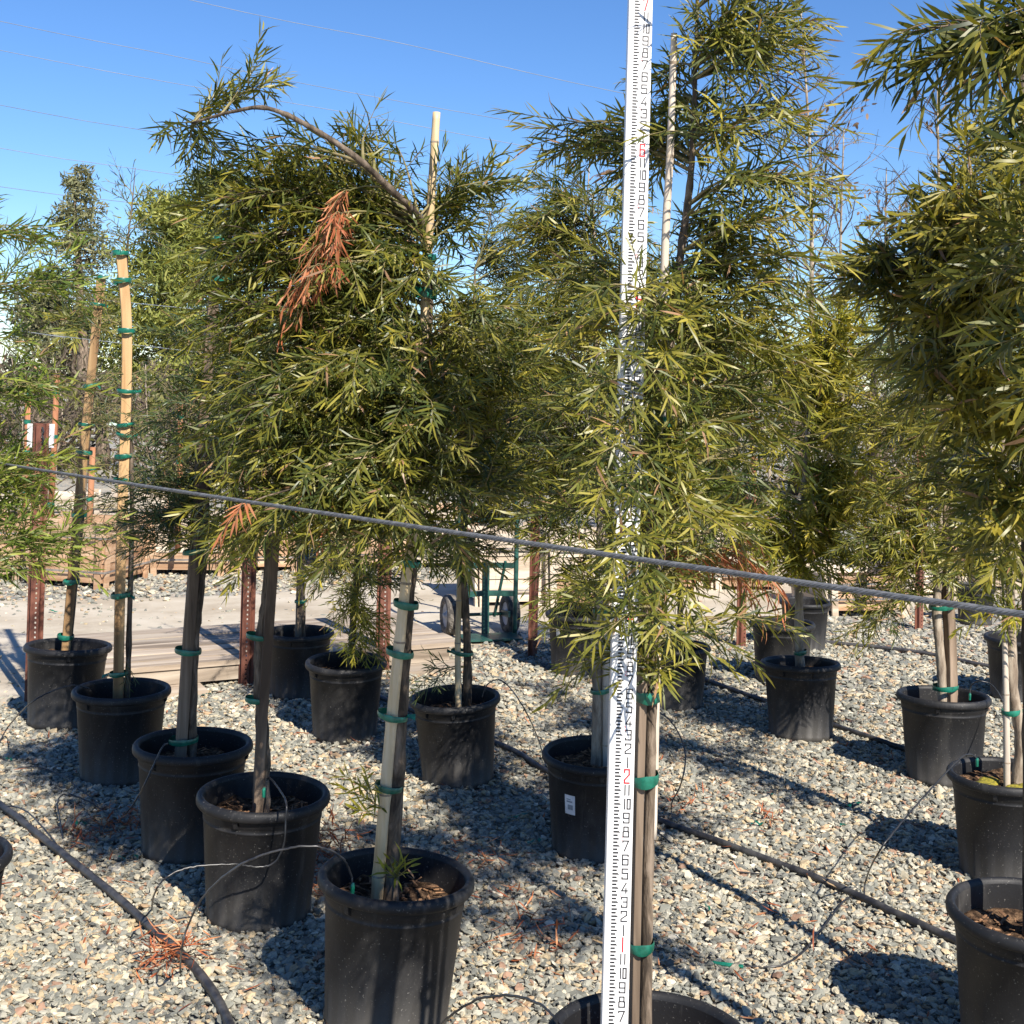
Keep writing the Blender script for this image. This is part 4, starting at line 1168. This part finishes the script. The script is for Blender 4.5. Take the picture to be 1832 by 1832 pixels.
pipe("drip_tube", "thin black tube hanging down the front of the dusty second pot", [(283, 1668), (272, 1630), (278, 1595, 3.80), (300, 1568, 3.83), (340, 1552, 3.86), (410, 1546, 3.90), (462, 1551, 3.93), (492, 1542, 3.94), (508, 1510, 3.94), (511, 1470, 3.95), (512, 1436, 3.97), (500, 1413, 4.08), (482, 1392, 4.2), (477, 1400, 4.2)], .003, .01, 'tubing', 'tube', TUBES, 6)
pipe("drip_tube", "grey looping tube arching into the front cane pot", [(345, 1850), (330, 1790), (323, 1740), (325, 1700, 3.52), (335, 1660, 3.5), (365, 1603, 3.46), (425, 1550, 3.43), (500, 1521, 3.42), (565, 1514, 3.43), (610, 1533, 3.46), (628, 1565, 3.48), (630, 1582, 3.48)], .003, .01, 'tubing', 'tube', TUBES, 6)
pipe("drip_tube", "thin tube curving over the lower left pipe from the left edge", [(-40, 1438), (0, 1441, .03), (40, 1447, .05), (75, 1478, .05), (110, 1522, .03), (140, 1556)], .003, .012, 'tubing', 'tube', TUBES, 6)
pipe("drip_tube", "tangled thin tube lying on gravel left of the third pot", [(-20, 1395), (15, 1378, .02), (60, 1372, .03), (105, 1385, .03), (150, 1418, .02), (182, 1444), (176, 1462), (150, 1478), (132, 1486)], .003, .012, 'tubing', 'tube', TUBES, 6)
pipe("drip_tube", "looped thin tube crossing the dead leaves left of the pots", [(115, 1510), (108, 1470, .03), (103, 1435, .05), (116, 1421, .05), (150, 1430, .04), (190, 1455, .02), (225, 1500), (255, 1540), (265, 1555), (250, 1552)], .003, .012, 'tubing', 'tube', TUBES, 6)
pipe("drip_tube", "thin tube arching onto the rim of the fourth left pot", [(-10, 1345), (15, 1300, .08), (50, 1262, 5.5), (90, 1238, 5.5), (130, 1226, 5.5), (160, 1232, 5.55)], .003, .012, 'tubing', 'tube', TUBES, 6)
pipe("drip_tube", "thin tube from third left pot down to the dead leaves", [(120, 1500), (140, 1480), (190, 1478), (225, 1455, .06), (250, 1420, 4.45), (272, 1375, 4.45), (290, 1338, 4.5), (300, 1330, 4.55)], .003, .012, 'tubing', 'tube', TUBES, 6)
pipe("drip_tube", "thin tube arching off the pot before the hand truck", [(862, 1248, 5.6), (872, 1225, 5.6), (890, 1216, 5.6), (910, 1228, 5.5), (938, 1268, 5.3), (962, 1320, .1), (978, 1375)], .0028, .012, 'tubing', 'tube', TUBES, 6)
pipe("drip_tube", "thin curved tube rising from the pipe just right of the rod", [(1150, 1275, 4.6), (1185, 1278, 4.6), (1212, 1308, 4.55), (1226, 1350, 4.5), (1219, 1400, 4.45), (1201, 1440, .06), (1205, 1472)], .0028, .012, 'tubing', 'tube', TUBES, 6)
pipe("drip_tube", "long thin tube lying on shaded gravel right of the rod", [(1178, 1490), (1230, 1530), (1290, 1554), (1370, 1564), (1440, 1561), (1490, 1546)], .0028, .016, 'tubing', 'tube', TUBES, 6)
pipe("drip_tube", "thin tube ending in a green tip on the lower right gravel", [(1330, 1729), (1395, 1727, .02), (1440, 1700, .03), (1480, 1650, .03), (1510, 1612, .03), (1530, 1602)], .003, .014, 'tubing', 'tube', TUBES, 6)
pipe("drip_tube", "thin taut tube slanting up to the mossy pot rim", [(1546, 1612), (1549, 1575, .06), (1575, 1520, 4.2), (1640, 1440, 4.4), (1712, 1362, 4.6), (1735, 1350, 4.66), (1752, 1360, 4.68)], .003, .012, 'tubing', 'tube', TUBES, 6)
pipe("drip_tube", "bottom tube arching from gravel into the nearest pot", [(770, 1860, .03), (800, 1822, 3.1), (850, 1790, 3.0), (905, 1781, 2.9), (960, 1794, 2.78), (1000, 1828, 2.68), (1015, 1850, 2.66)], .003, .012, 'tubing', 'tube', TUBES, 6)
pipe("drip_tube", "small tube hoop over the rim of the square stake pot", [(1735, 1252, 5.75), (1737, 1228, 5.75), (1752, 1219, 5.72), (1775, 1226, 5.7), (1795, 1258, 5.6), (1800, 1300, 5.5)], .003, .012, 'tubing', 'tube', TUBES, 6)
for (px, py, d_, lab) in ((631, 1588, 3.47, "green dripper end in the front cane pot"), (472, 1416, 4.12, "green dripper end at the stem of the dusty second pot"), (1735, 1245, 5.74, "green dripper end in the square stake pot"), (1748, 1362, 4.66, "green dripper end on the mossy soil")):
    c = at(px, py, d_)
    o = MB().tube([c + Vector((0, 0, -.018)), c + Vector((0, 0, .005)), c + Vector((.002, 0, .012))], [.005, .006, .0035], 8).build("dripper", M['tape'])
    tag(o, lab, "dripper", "green drippers")
c = ground(1300, 1726, .02)
o = MB().tube([ground(1272, 1721, .02), c, ground(1330, 1729, .02)], [.004, .007, .0055], 8).build("dripper", M['tape'])
tag(o, "long green tube tip lying on the lower right gravel", "dripper", "green drippers")


# ------------------------------------------------------------------ pallet, hand truck, planter boxes
def pallet():
    A = ground(290, 1240); B = ground(822, 1192)
    ang = math.atan2(B.y - A.y, B.x - A.x)
    A = A + (A - B).normalized() * .35
    L = (B - A).length
    root = empty("wooden_pallet", A, "weathered grey plank pallet on the dirt behind the pots", "pallet", None, ang)
    Dp = 1.05
    for i in range(7):
        y = .075 + i * .15
        mb = MB(); mb.box((L / 2 + random.uniform(-.02, .02), y, .135 + random.uniform(-.002, .002)), (L, .130, .028)); mb.build("plank", M['deckwood'], root, False, True)
    for y in (.045, Dp / 2, Dp - .06):
        mb = MB(); mb.box((L / 2, y, .078), (L - .12, .045, .082)); mb.build("runner", M['deckwood'], root, False, True)
    for x in (.35, L / 2 + .2, L - .22):
        mb = MB(); mb.box((x, Dp / 2 - .06, .022), (.42, Dp + .22, .026)); mb.build("bottom_board", M['deckwood'], root, False, True)
pallet()


def wheel(root, c, R, w, axis):
    o = empty("wheel", c); o.parent = root
    o.rotation_euler = (0, 0, axis)
    mb = MB()
    prof = [(R * .56, -w * .36), (R * .70, -w * .5), (R * .88, -w * .48), (R * .97, -w * .36), (R, -w * .15), (R, w * .15), (R * .97, w * .36), (R * .88, w * .48), (R * .70, w * .5), (R * .56, w * .36)]
    rot = Matrix.Rotation(math.pi / 2, 3, 'Y')
    def wob(i, k): return (.0045 if (k + (i % 2) * 2) % 4 < 2 else 0) if 3 <= i <= 6 else 0
    mb.lathe(prof, 64, wob=wob)
    mb.v = [tuple(rot @ Vector(v)) for v in mb.v]
    mb.build("tyre", M['rubber'], o, False, True)
    mb = MB()
    for sg in (-1, 1):
        mb.lathe([(R * .57, sg * w * .36), (R * .5, sg * w * .30), (R * .3, sg * w * .2), (R * .16, sg * w * .34), (R * .1, sg * w * .55), (0, sg * w * .56)], 32)
    mb.v = [tuple(rot @ Vector(v)) for v in mb.v]
    mb.build("hub", M['hub'], o, True, True)


def hand_truck():
    g = ground(870, 1143)
    yaw = 0.30
    root = empty("hand_truck", g, "green two wheeled hand truck standing on the gravel", "hand truck", None, yaw)
    def bar(name, a, b, w=.03, h=.03):
        mb = MB(); mb.beam(a, b, w, h); mb.build(name, M['green'], root, False, True)
    W = .2
    for sg in (-1, 1):
        P = smooth_path([(sg * W, .0, .02), (sg * W, .0, .6), (sg * W * .97, .03, .95), (sg * W * .6, .08, 1.15)], 6)
        MB().tube([tuple(p) for p in P], .016, 8).build("side_rail", M['green'], root, True, True)
        bar("brace", (sg * W * .62, .0, .52), (sg * W * .5, .16, .12), .016, .016)
        wheel(root, (sg * .215, .17, .135), .138, .085, 0.0)
    MB().tube([(-W * .6, .08, 1.15), (0, .09, 1.18), (W * .6, .08, 1.15)], .016, 8).build("handle", M['green'], root, True, True)
    for z, bow in ((.49, .05), (.30, .04), (.80, .05)):
        P = smooth_path([(-W, 0, z), (0, bow, z), (W, 0, z)], 6)
        mb = MB()
        for a, b in zip(P[:-1], P[1:]): mb.beam(a, b, .012, .036)
        mb.build("cross_bar", M['green'], root, False, True)
    bar("centre_bar", (0, .03, .03), (0, .05, .50), .05, .014)
    MB().tube([(-.26, .17, .135), (.26, .17, .135)], .012, 8).build("axle", M['green'], root, True, True)
    mb = MB(); mb.box((0, -.09, .03), (.40, .22, .010)); mb.build("toe_plate", M['green'], root, False, True)
    for sg in (-1, 1):
        bar("axle_bracket", (sg * W * .8, .0, .16), (sg * W * .8, .17, .14), .014, .04)
hand_truck()


def planter_box(px, py, w, h, label, yaw, mat='boxwood', rows=3, depth=None):
    g = ground(px, py)
    root = empty("planter_box", g, label, "planter box", "wooden planter boxes", yaw)
    dp = depth or w
    fl = 0.10                                   # the sides lean outwards
    for side in range(4):
        R = Matrix.Rotation(side * math.pi / 2, 3, 'Z')
        ww = w if side % 2 == 0 else dp
        oo = dp / 2 if side % 2 == 0 else w / 2
        for r in range(rows):
            z0 = .05 + (h - .05) * r / rows; z1 = .05 + (h - .05) * (r + 1) / rows - .008
            V = []
            for (z, sg) in ((z0, -1), (z0, 1), (z1, 1), (z1, -1)):
                k = 1 - fl * (1 - z / h)
                V.append(Vector((sg * (ww / 2 - .012) * k, -oo * k - random.uniform(0, .004), z)))
            V += [v + Vector((0, .02, 0)) for v in V]
            mb = MB(); mb.add([R @ v for v in V], [(0, 1, 2, 3), (7, 6, 5, 4), (0, 4, 5, 1), (1, 5, 6, 2), (2, 6, 7, 3), (3, 7, 4, 0)])
            mb.build("plank", M[mat if random.random() < .75 else ('boxwhite' if mat == 'boxwood' else 'boxwood')], root, False, True)
        for sg in (-.9, .9):
            k0 = 1 - fl
            mb = MB(); mb.beam(R @ Vector((sg * ww / 2 * k0, -oo * k0 - .018, 0.0)), R @ Vector((sg * ww / 2, -oo - .018, h + .02)), .05, .022, R @ Vector((0, 1, 0)))
            mb.build("batten", M[mat], root, False, True)
        for zz in (.14, h * .8):
            k = 1 - fl * (1 - zz / h)
            mb = MB(); mb.beam(R @ Vector((-ww / 2 * k - .03, -oo * k - .0315, zz)), R @ Vector((ww / 2 * k + .03, -oo * k - .0315, zz)), .003, .016)
            mb.build("strap", M['strap'], root, False, True)
    mb = MB(); mb.box((0, 0, h - .09), (w * .94, dp * .94, .02)); mb.build("soil", M['soil'], root, False, True)
    return g


BX = []
BX.append(planter_box(158, 1040, .74, .52, "orange wood planter box behind the slanting stake, far left", -.25))
BX.append(planter_box(15, 1028, .66, .50, "wooden planter box cut by the left edge", -.2))
BX.append(planter_box(345, 1020, .70, .50, "pale wooden planter box beyond the road behind the third stake", .1, 'boxwood'))
BX.append(planter_box(478, 1016, .60, .50, "wooden planter box beyond the road behind the middle rusty post", .15, 'boxwood'))
BX.append(planter_box(250, 985, .72, .55, "bleached planter box in the second line, far left", .0, 'boxwhite'))
BX.append(planter_box(90, 985, .72, .55, "bleached planter box behind the tagged rusty post", .05, 'boxwhite'))
BX.append(planter_box(900, 1078, .56, .58, "bleached planter box behind the hand truck", .25, 'boxwhite'))
BX.append(planter_box(1030, 1080, .56, .58, "bleached planter box behind the tiny tag pot", .15, 'boxwhite'))
BX.append(planter_box(640, 1010, .70, .55, "planter box far behind the front cane tree", .1, 'boxwhite'))
BX.append(planter_box(780, 1008, .70, .55, "planter box far behind, left of the hand truck", .1, 'boxwood'))
BX.append(planter_box(1180, 1050, .62, .55, "pale planter box behind the leaves right of the rod", .1, 'boxwhite'))
BX.append(planter_box(1320, 1050, .62, .55, "pale planter box behind the shaded pots", .1, 'boxwhite'))
BX.append(planter_box(1520, 1090, .70, .32, "low bleached timber box behind the yellow green tree", .2, 'boxwhite', 2))
BX.append(planter_box(1640, 1060, .62, .5, "bleached planter box beyond the loose crown on the right", .1, 'boxwhite'))
BX.append(planter_box(1790, 1050, .62, .5, "bleached planter box near the right edge", .1, 'boxwhite'))


def pole(px0, py0, px1, py1, d, r, label, ties):
    a = at(px0, py0, d); b = at(px1, py1, d)
    root = empty("lodge_pole", a, label, "stake", "reddish poles in the planter boxes")
    MB().tube([a, a.lerp(b, .5) + Vector((.005, 0, 0)), b], [r, r, r * .9], 9).build("pole", M['redwood'], root, True)
    for t in ties:
        p = a.lerp(b, t)
        ring_band(p, r + .003, r + .003, .035).build("tie_tape", M['tape'], root, True)
pole(42, 960, 51, 686, 10.9, .024, "reddish pole left of the tagged rusty post", (.3, .55, .75, .93))
pole(88, 960, 102, 672, 10.9, .026, "reddish pole right of the tagged rusty post", (.2, .5, .62, .9))
pole(156, 985, 166, 800, 10.6, .026, "reddish pole behind the slanting tan stake", (.15, .5, .8))
pole(318, 985, 323, 720, 11.0, .024, "reddish pole behind the third stake", (.2, .6, .9))
pole(478, 985, 470, 780, 11.2, .022, "reddish pole behind the middle rusty post", (.2, .6, .9))
pole(1355, 1010, 1340, 700, 12.2, .024, "reddish pole among the leaves right of the rod", (.3, .7))
pole(1655, 1020, 1650, 720, 12.2, .024, "reddish pole behind the loose right crown", (.3, .7))


# ------------------------------------------------------------------ background trees
def bare_tree(px, pbase, ptop, d, label, n1=34, leaves=60, spread=.5, pale=True, group="leafless young trees in the background"):
    b = at(px, pbase, d); b.z = max(0.0, min(b.z, .5)); t = at(px + random.uniform(-25, 25), ptop, d)
    root = empty("bare_tree", b, label, "tree", group)
    H = (t - b).length
    path = smooth_path([b, b.lerp(t, .35) + Vector((random.uniform(-.1, .1), 0, 0)), b.lerp(t, .7) + Vector((random.uniform(-.1, .1), 0, 0)), t], 6)
    m = len(path)
    MB().tube(path, [.026 * (1 - .9 * i / (m - 1)) * (H / 4) + .003 for i in range(m)], 7).build("trunk", M['palebark' if pale else 'bark'], root, True)
    tw = MB(); tips = []
    for k in range(n1):
        f = .25 + .73 * k / n1
        i = min(m - 2, int(f * (m - 1))); s = path[i]
        a = random.uniform(0, 6.28); ln = spread * (1.15 - f) * H * .55 * random.uniform(.6, 1.2) + .12
        d_ = Vector((math.cos(a), math.sin(a), random.uniform(.35, 1.1))).normalized()
        e = s + d_ * ln + Vector((0, 0, ln * .15)); mid = s.lerp(e, .5) + Vector((random.uniform(-.06, .06), 0, -.04 * ln))
        tw.tube([s, mid, e], [.009, .006, .003], 4, False)
        for q in range(6):
            u = random.uniform(.25, 1); p = s.lerp(e, u)
            dd = (d_ + Vector((random.uniform(-1, 1), random.uniform(-1, 1), random.uniform(-.5, .9)))).normalized()
            e2 = p + dd * ln * random.uniform(.25, .5)
            tw.tube([p, e2], [.0045, .0022], 3, False); tips.append(e2)
            if random.random() < .6:
                e3 = e2 + (dd + Vector((random.uniform(-1, 1), random.uniform(-1, 1), random.uniform(-.6, .6)))).normalized() * ln * .22
                tw.tube([p.lerp(e2, .7), e3], [.003, .0018], 3, False); tips.append(e3)
    br = tw.build("twigs", M['bark'], root); br["kind"] = "stuff"
    if leaves and tips:
        lv = Leaves(); P = []
        for _ in range(leaves // 6):
            c = random.choice(tips)
            for _ in range(6): P.append((c.x + random.gauss(0, .03), c.y + random.gauss(0, .03), c.z - abs(random.gauss(0, .05))))
        P = np.array(P); n = len(P)
        D = RNG.normal(0, .6, (n, 3)); D[:, 2] -= .6
        C = np.array([0.20, 0.13, 0.085]) * RNG.uniform(.5, 1.6, (n, 1))
        lv.add(P, D, RNG.normal(0, 1, (n, 3)), RNG.uniform(.04, .08, n), RNG.uniform(.02, .035, n), RNG.normal(0, .4, n), C)
        f = lv.build("withered_leaves", M['dead'], root); f["kind"] = "stuff"


bare_tree(1450, 1010, 22, 12.0, "tall pale leafless tree with withered brown leaves against the sky", 46, 150, .34)
bare_tree(1490, 1010, 230, 12.3, "shorter leafless tree just right of the tall pale one", 30, 60, .4)
bare_tree(1075, 1010, 290, 13.0, "leafless tree with brown leaves behind the rod's left side", 34, 90, .35)
bare_tree(1000, 1010, 420, 14.0, "leafless tree left of the rod, deep in the background", 30, 60, .4)
bare_tree(1690, 1010, 120, 12.6, "leafless tree behind the right hand crowns", 36, 100, .35)
bare_tree(1770, 1010, 260, 13.2, "leafless tree near the right edge", 34, 80, .35)
bare_tree(1600, 1010, 300, 13.5, "leafless tree between the tall pale one and right crowns", 32, 60, .4)
bare_tree(1260, 1010, 480, 14.5, "leafless tree seen through leaves right of the rod", 32, 60, .45)
bare_tree(1360, 1010, 500, 13.5, "leafless tree seen right of the tall near crown", 32, 60, .45)
bare_tree(1160, 1010, 520, 15, "leafless tree straight behind the rod", 32, 60, .45)
bare_tree(30, 990, 640, 12.5, "low leafless tree at the far left beyond the boxes", 30, 20, .6)
bare_tree(110, 990, 640, 13.5, "leafless tree behind the reddish poles", 30, 20, .6)
bare_tree(255, 990, 650, 14.0, "leafless tree behind the tall brown stake", 30, 20, .6)
bare_tree(390, 990, 620, 14.5, "leafless tree hidden behind the bent tree", 30, 20, .6)
bare_tree(560, 990, 600, 15, "leafless tree behind the bent tree's lower crown", 30, 20, .6)
bare_tree(720, 990, 560, 15, "leafless tree behind the bent tree's trunk", 30, 20, .6)
bare_tree(860, 990, 540, 15.5, "leafless tree behind the dark shaded crown", 30, 20, .6)


def far_tree(px, ptop, pbot, wpx, d, label, cols, shape='cone', n=5000, clumps=90, leaf=(.22, .07), name="conifer_tree", group="trees along the horizon"):
    top = at(px, ptop, d); bot = at(px, pbot, d)
    R = wpx / 2 * d / FPX
    root = empty(name, (bot.x, bot.y, 0), label, "tree", group)
    H = top.z - bot.z
    MB().tube([(bot.x, bot.y, 0), (bot.x + .1, bot.y, bot.z + H * .5), (top.x, top.y, top.z - .05 * H)], [.22, .13, .02], 8).build("trunk", M['bark'], root, True)
    lv = Leaves(); cols = np.array(cols); limbs = MB()
    per = n // clumps
    for k in range(clumps):
        f = random.random() ** (1.15 if shape == 'cone' else .9)
        if shape == 'cone': rr = R * (1 - f) ** .62 * random.uniform(.3, 1.0) + .02 * R
        elif shape == 'round': rr = R * math.sqrt(max(.02, 1 - (2 * f - 1) ** 2)) * random.uniform(.3, 1.05)
        else: rr = R * random.uniform(.2, 1) * (1 if f < .8 else .6)
        a = random.uniform(0, 6.28)
        z = bot.z + H * f
        c = np.array([bot.x + math.cos(a) * rr, bot.y + math.sin(a) * rr, z])
        limbs.tube([(bot.x + (top.x - bot.x) * f, bot.y, z - .12 * rr), tuple(c)], [.03, .01], 4, False)
        sg = R * (.17 * (1.1 - .75 * f) if shape == 'cone' else .2)
        P = c + RNG.normal(0, 1, (per, 3)) * np.array([sg, sg, sg * .55])
        D = RNG.normal(0, .7, (per, 3)); D[:, 2] += (-.2 if shape == 'cone' else .3)
        tone = np.clip(RNG.normal(.5, .25), 0, .99)
        C = cols[int(tone * len(cols))] * RNG.uniform(.7, 1.3, (per, 1))
        lv.add(P, D, RNG.normal(0, 1, (per, 3)), leaf[0] * RNG.uniform(.6, 1.3, per), leaf[1] * RNG.uniform(.6, 1.3, per), RNG.normal(0, .2, per), C)
    lm = limbs.build("limbs", M['bark'], root); lm["kind"] = "stuff"
    f = lv.build("crown", M['farleaf'], root); f["kind"] = "stuff"


far_tree(132, 300, 720, 225, 46, "tall grey green pointed conifer on the left skyline", [(.13, .14, .07), (.18, .18, .085), (.22, .205, .10)], 'cone', 9000, 230, (.24, .055))
far_tree(290, 360, 760, 200, 44, "bright olive pine with rounded top right of the pointed conifer", [(.15, .175, .035), (.20, .215, .04), (.25, .25, .05)], 'round', 17000, 150, (.30, .06), "pine_tree")
far_tree(375, 305, 760, 190, 50, "darker pine behind the bent tree's left side", [(.09, .11, .03), (.12, .14, .035), (.15, .165, .04)], 'round', 13000, 120, (.30, .06), "pine_tree")
far_tree(75, 500, 720, 130, 48, "low grey green tree at the left skyline", [(.07, .075, .045), (.10, .10, .06)], 'round', 4000, 60, (.34, .08), "distant_tree")
far_tree(620, 480, 760, 260, 52, "distant olive tree behind the bent crown", [(.09, .11, .03), (.13, .14, .04)], 'round', 5000, 80, (.34, .08), "distant_tree")
far_tree(830, 560, 760, 260, 54, "distant grey green tree behind the dark crown", [(.08, .09, .04), (.11, .115, .05)], 'round', 4500, 70, (.34, .08), "distant_tree")
BR = [(.085, .065, .045), (.12, .09, .06), (.10, .095, .04), (.15, .115, .08)]
OL = [(.07, .085, .025), (.11, .115, .035), (.15, .14, .045), (.13, .105, .06)]
for i, (px, pt, w, d, lab) in enumerate([(-60, 640, 240, 19, "brown twiggy shrub at the left edge of the background"), (60, 690, 200, 21, "brownish shrub behind the reddish poles"), (170, 660, 220, 23, "olive shrub behind the slanting stake"),
        (300, 690, 240, 20, "brown shrub behind the third stake"), (430, 650, 240, 22, "olive shrub behind the bent tree"), (560, 640, 260, 21, "brown shrub behind the bent tree's trunk"),
        (700, 620, 260, 23, "olive shrub left of the dark crown"), (850, 620, 260, 20, "brown shrub behind the dark crown"), (1000, 640, 260, 22, "olive shrub left of the rod"),
        (1150, 620, 260, 21, "brown shrub behind the rod"), (1290, 640, 260, 19, "brown twiggy shrub right of the rod"), (1430, 620, 260, 21, "brownish shrub below the tall leafless tree"),
        (1560, 640, 260, 20, "brown twiggy shrub left of the right crowns"), (1690, 630, 260, 22, "olive shrub behind the right crowns"), (1840, 640, 260, 20, "brown shrub at the right edge of the background")]):
    far_tree(px, pt, 960, w, d, lab, BR if i % 2 == 0 else OL, 'round', 2600, 50, (.13, .045), "shrub", "shrubs across the background")


def palm():
    c = at(150, 585, 40)
    root = empty("palm_tree", (c.x, c.y, 0), "small fan of palm fronds below the pointed conifer", "tree")
    MB().tube([(c.x, c.y, 0), (c.x, c.y, c.z)], [.2, .16], 8).build("trunk", M['bark'], root, True)
    for k in range(16):
        a = k * .39; el = random.uniform(-.2, 1.1)
        d_ = np.array([math.cos(a) * math.cos(el), math.sin(a) * math.cos(el), math.sin(el)])
        lv = Leaves()
        shoot(lv, None, np.array(c), d_, 1.3, .5, .05, 'olive', .5, .35, 26)
        f = lv.build("frond", M['farleaf'], root)
palm()

# ------------------------------------------------------------------ overhead wires
for pts, lab in [([(340, 0), (720, 78), (1110, 166)], "overhead wire, highest, crossing the upper middle of the sky"),
                 ([(0, 38), (300, 98), (560, 153), (1000, 232)], "overhead wire, second from the top"),
                 ([(0, 90), (300, 147), (640, 205), (1010, 274)], "overhead wire, third from the top"),
                 ([(0, 188), (300, 240)], "overhead wire, fourth from the top, left of the bent tree"),
                 ([(0, 265), (220, 299)], "overhead wire meeting the tip of the slender leader"),
                 ([(0, 334), (220, 361)], "overhead wire crossing the pointed conifer"),
                 ([(60, 524), (165, 535)], "short bright wire left of the slanting stake top"),
                 ([(50, 594), (130, 604)], "lowest overhead wire at the left")]:
    (x0, y0), (x1, y1) = pts[0], pts[-1]
    D = 60 if y0 < 400 else 30
    k = (y1 - y0) / (x1 - x0)
    P = [at(x0 - 900, y0 - 900 * k * 1.12, D * 1.1)] + [at(x, y, D) for x, y in pts] + [at(x1 + 900, y1 + 900 * k * .93, D * .92)]
    o = MB().tube(smooth_path(P, 6), .015 if D == 60 else .008, 5, True).build("overhead_wire", M['line'], None, True)
    tag(o, lab, "wire", "overhead wires")


# ------------------------------------------------------------------ litter
def clump(px, py, rx, n, label, z=.02, pile=.03):
    g = ground(px, py, z)
    lv = Leaves()
    P = np.array(g) + RNG.normal(0, 1, (n, 3)) * np.array([rx, rx * 1.1, pile * .4]); P[:, 2] = np.maximum(P[:, 2], .012) + np.abs(RNG.normal(0, pile * .3, n))
    D = RNG.normal(0, 1, (n, 3)); D[:, 2] *= .35
    cols = np.array(PAL['dead'])
    C = cols[RNG.integers(0, 4, n)] * RNG.uniform(.8, 1.4, (n, 1))
    lv.add(P, D, np.array([0, 0, 1.0]) + RNG.normal(0, .4, (n, 3)), RNG.uniform(.04, .085, n), RNG.uniform(.004, .007, n), RNG.normal(0, .25, n), C)
    o = lv.build("dead_leaf_clump", M['dead'], None)
    tag(o, label, "dead leaves", "clumps of dead brown leaves", "stuff")
clump(303, 1706, .045, 130, "orange clump of dead leaves on the lower left pipe", .04, .05)
clump(165, 1488, .07, 110, "tan dead leaves between tubes left of the pots")
clump(235, 1470, .05, 70, "dead leaves at the foot of the third pot")
clump(590, 1515, .045, 140, "brown dead leaf heap right of the dusty second pot", .06, .10)
clump(565, 1580, .04, 70, "brown dead leaves between the two front left pots", .03, .05)
clump(870, 1535, .06, 40, "thin dead leaves on gravel right of the front cane pot")
clump(985, 1692, .09, 60, "dead leaves on gravel left of the rod's foot")
clump(1228, 1440, .05, 35, "reddish dead leaves right of the rod")
clump(1382, 1466, .03, 26, "small red brown leaf twist in the sunlit right gravel")
clump(930, 1610, .05, 24, "few dead leaves in the shade left of the rod")
clump(1540, 1712, .05, 24, "few dead leaves in the lower right shadow")
n = 900
x = RNG.uniform(-2.2, 2.6, n); y = RNG.uniform(2.6, 7.0, n)
lv = Leaves(); cols = np.array(PAL['dead'] + [(0.42, 0.28, 0.14), (0.36, 0.25, 0.14)])
D = RNG.normal(0, 1, (n, 3)); D[:, 2] *= .12
lv.add(np.stack([x, y, RNG.uniform(.02, .032, n)], 1), D, np.array([0, 0, 1.0]) + RNG.normal(0, .3, (n, 3)), RNG.uniform(.025, .08, n), RNG.uniform(.003, .008, n), RNG.normal(0, .2, n), cols[RNG.integers(0, 6, n)] * RNG.uniform(.7, 1.2, (n, 1)))
o = lv.build("fallen_leaves", M['dead'], None); tag(o, "scattered single fallen leaves lying on the gravel", "fallen leaves", kind="stuff")

for (px, py, ln, lab) in [(145, 1476, .07, "green tape strip beside the looped tube on the left"), (230, 1536, .07, "green tape strip at the foot of the third pot"), (18, 1360, .05, "green tape scrap near the left edge"),
        (370, 1243, .05, "green tape scrap by the pallet"), (95, 1094, .08, "green tape scrap on the dirt road"), (930, 1461, .12, "green tape ribbon in the shade left of the barcode pot"), (955, 1506, .06, "green tape scrap under the barcode pot's shadow"),
        (1355, 1474, .05, "green tape scrap left of the red leaf twist"), (1375, 1420, .05, "green tape scrap above the red leaf twist"), (1348, 1455, .03, "tiny green tape bit near the red leaf twist"), (1530, 1440, .07, "green tape strip near the upper right shadow"), (1262, 1625, .03, "tiny green tape tuft right of the rod's foot"), (1508, 1477, .03, "green tape bit at the tip of a round shadow"), (742, 1281, .04, "green tape bit beside the front cane pot's stake")]:
    g = ground(px, py, .024); a = random.uniform(-.6, .6)
    mb = MB(); k = 7; V = []
    for i in range(k):
        u = (i / (k - 1) - .5) * ln
        cx, cy = g.x + math.cos(a) * u, g.y + math.sin(a) * u + random.uniform(-.006, .006)
        w = .009 * random.uniform(.6, 1.2); zz = g.z + random.uniform(0, .012)
        V += [(cx - math.sin(a) * w, cy + math.cos(a) * w, zz), (cx + math.sin(a) * w, cy - math.cos(a) * w, zz + random.uniform(-.006, .006))]
    mb.v = V; mb.f = [(2 * i, 2 * i + 1, 2 * i + 3, 2 * i + 2) for i in range(k - 1)]
    tag(mb.build("tape_scrap", M['tape']), lab, "tape scrap", "green tape scraps on the ground")
# a low side shoot on the front tree, and its basal tuft
lv = Leaves(); w = MB()
for (a, b) in (((690, 1450), (618, 1402)), ((672, 1440), (650, 1372)), ((675, 1460), (632, 1440)), ((660, 1420), (630, 1385))):
    p = at(a[0], a[1], dA - .04); q = at(b[0], b[1], dA - .1); dv = np.array(q - p)
    shoot(lv, w, np.array(p), unit(dv), np.linalg.norm(dv) * 1.1, .062, .0065, 'yellow', .6, .1, 150)
b_ = w.build("branch", M['twig'], tA); b_["kind"] = "stuff"; f_ = lv.build("foliage", M['leaf'], b_); f_["kind"] = "stuff"
lv = Leaves(); w = MB()
for k in range(5):
    p = at(708, 1572, dA - .03); dv = unit(np.array([random.uniform(-.3, .9), -.4, random.uniform(.3, .9)]))
    shoot(lv, w, np.array(p), dv, .07, .075, .007, 'yellow', .35, .0, 90)
b_ = w.build("branch", M['twig'], tA); b_["kind"] = "stuff"; f_ = lv.build("foliage", M['leaf'], b_); f_["kind"] = "stuff"
print("leaves", TOTAL[0], "objects", len(bpy.data.objects))
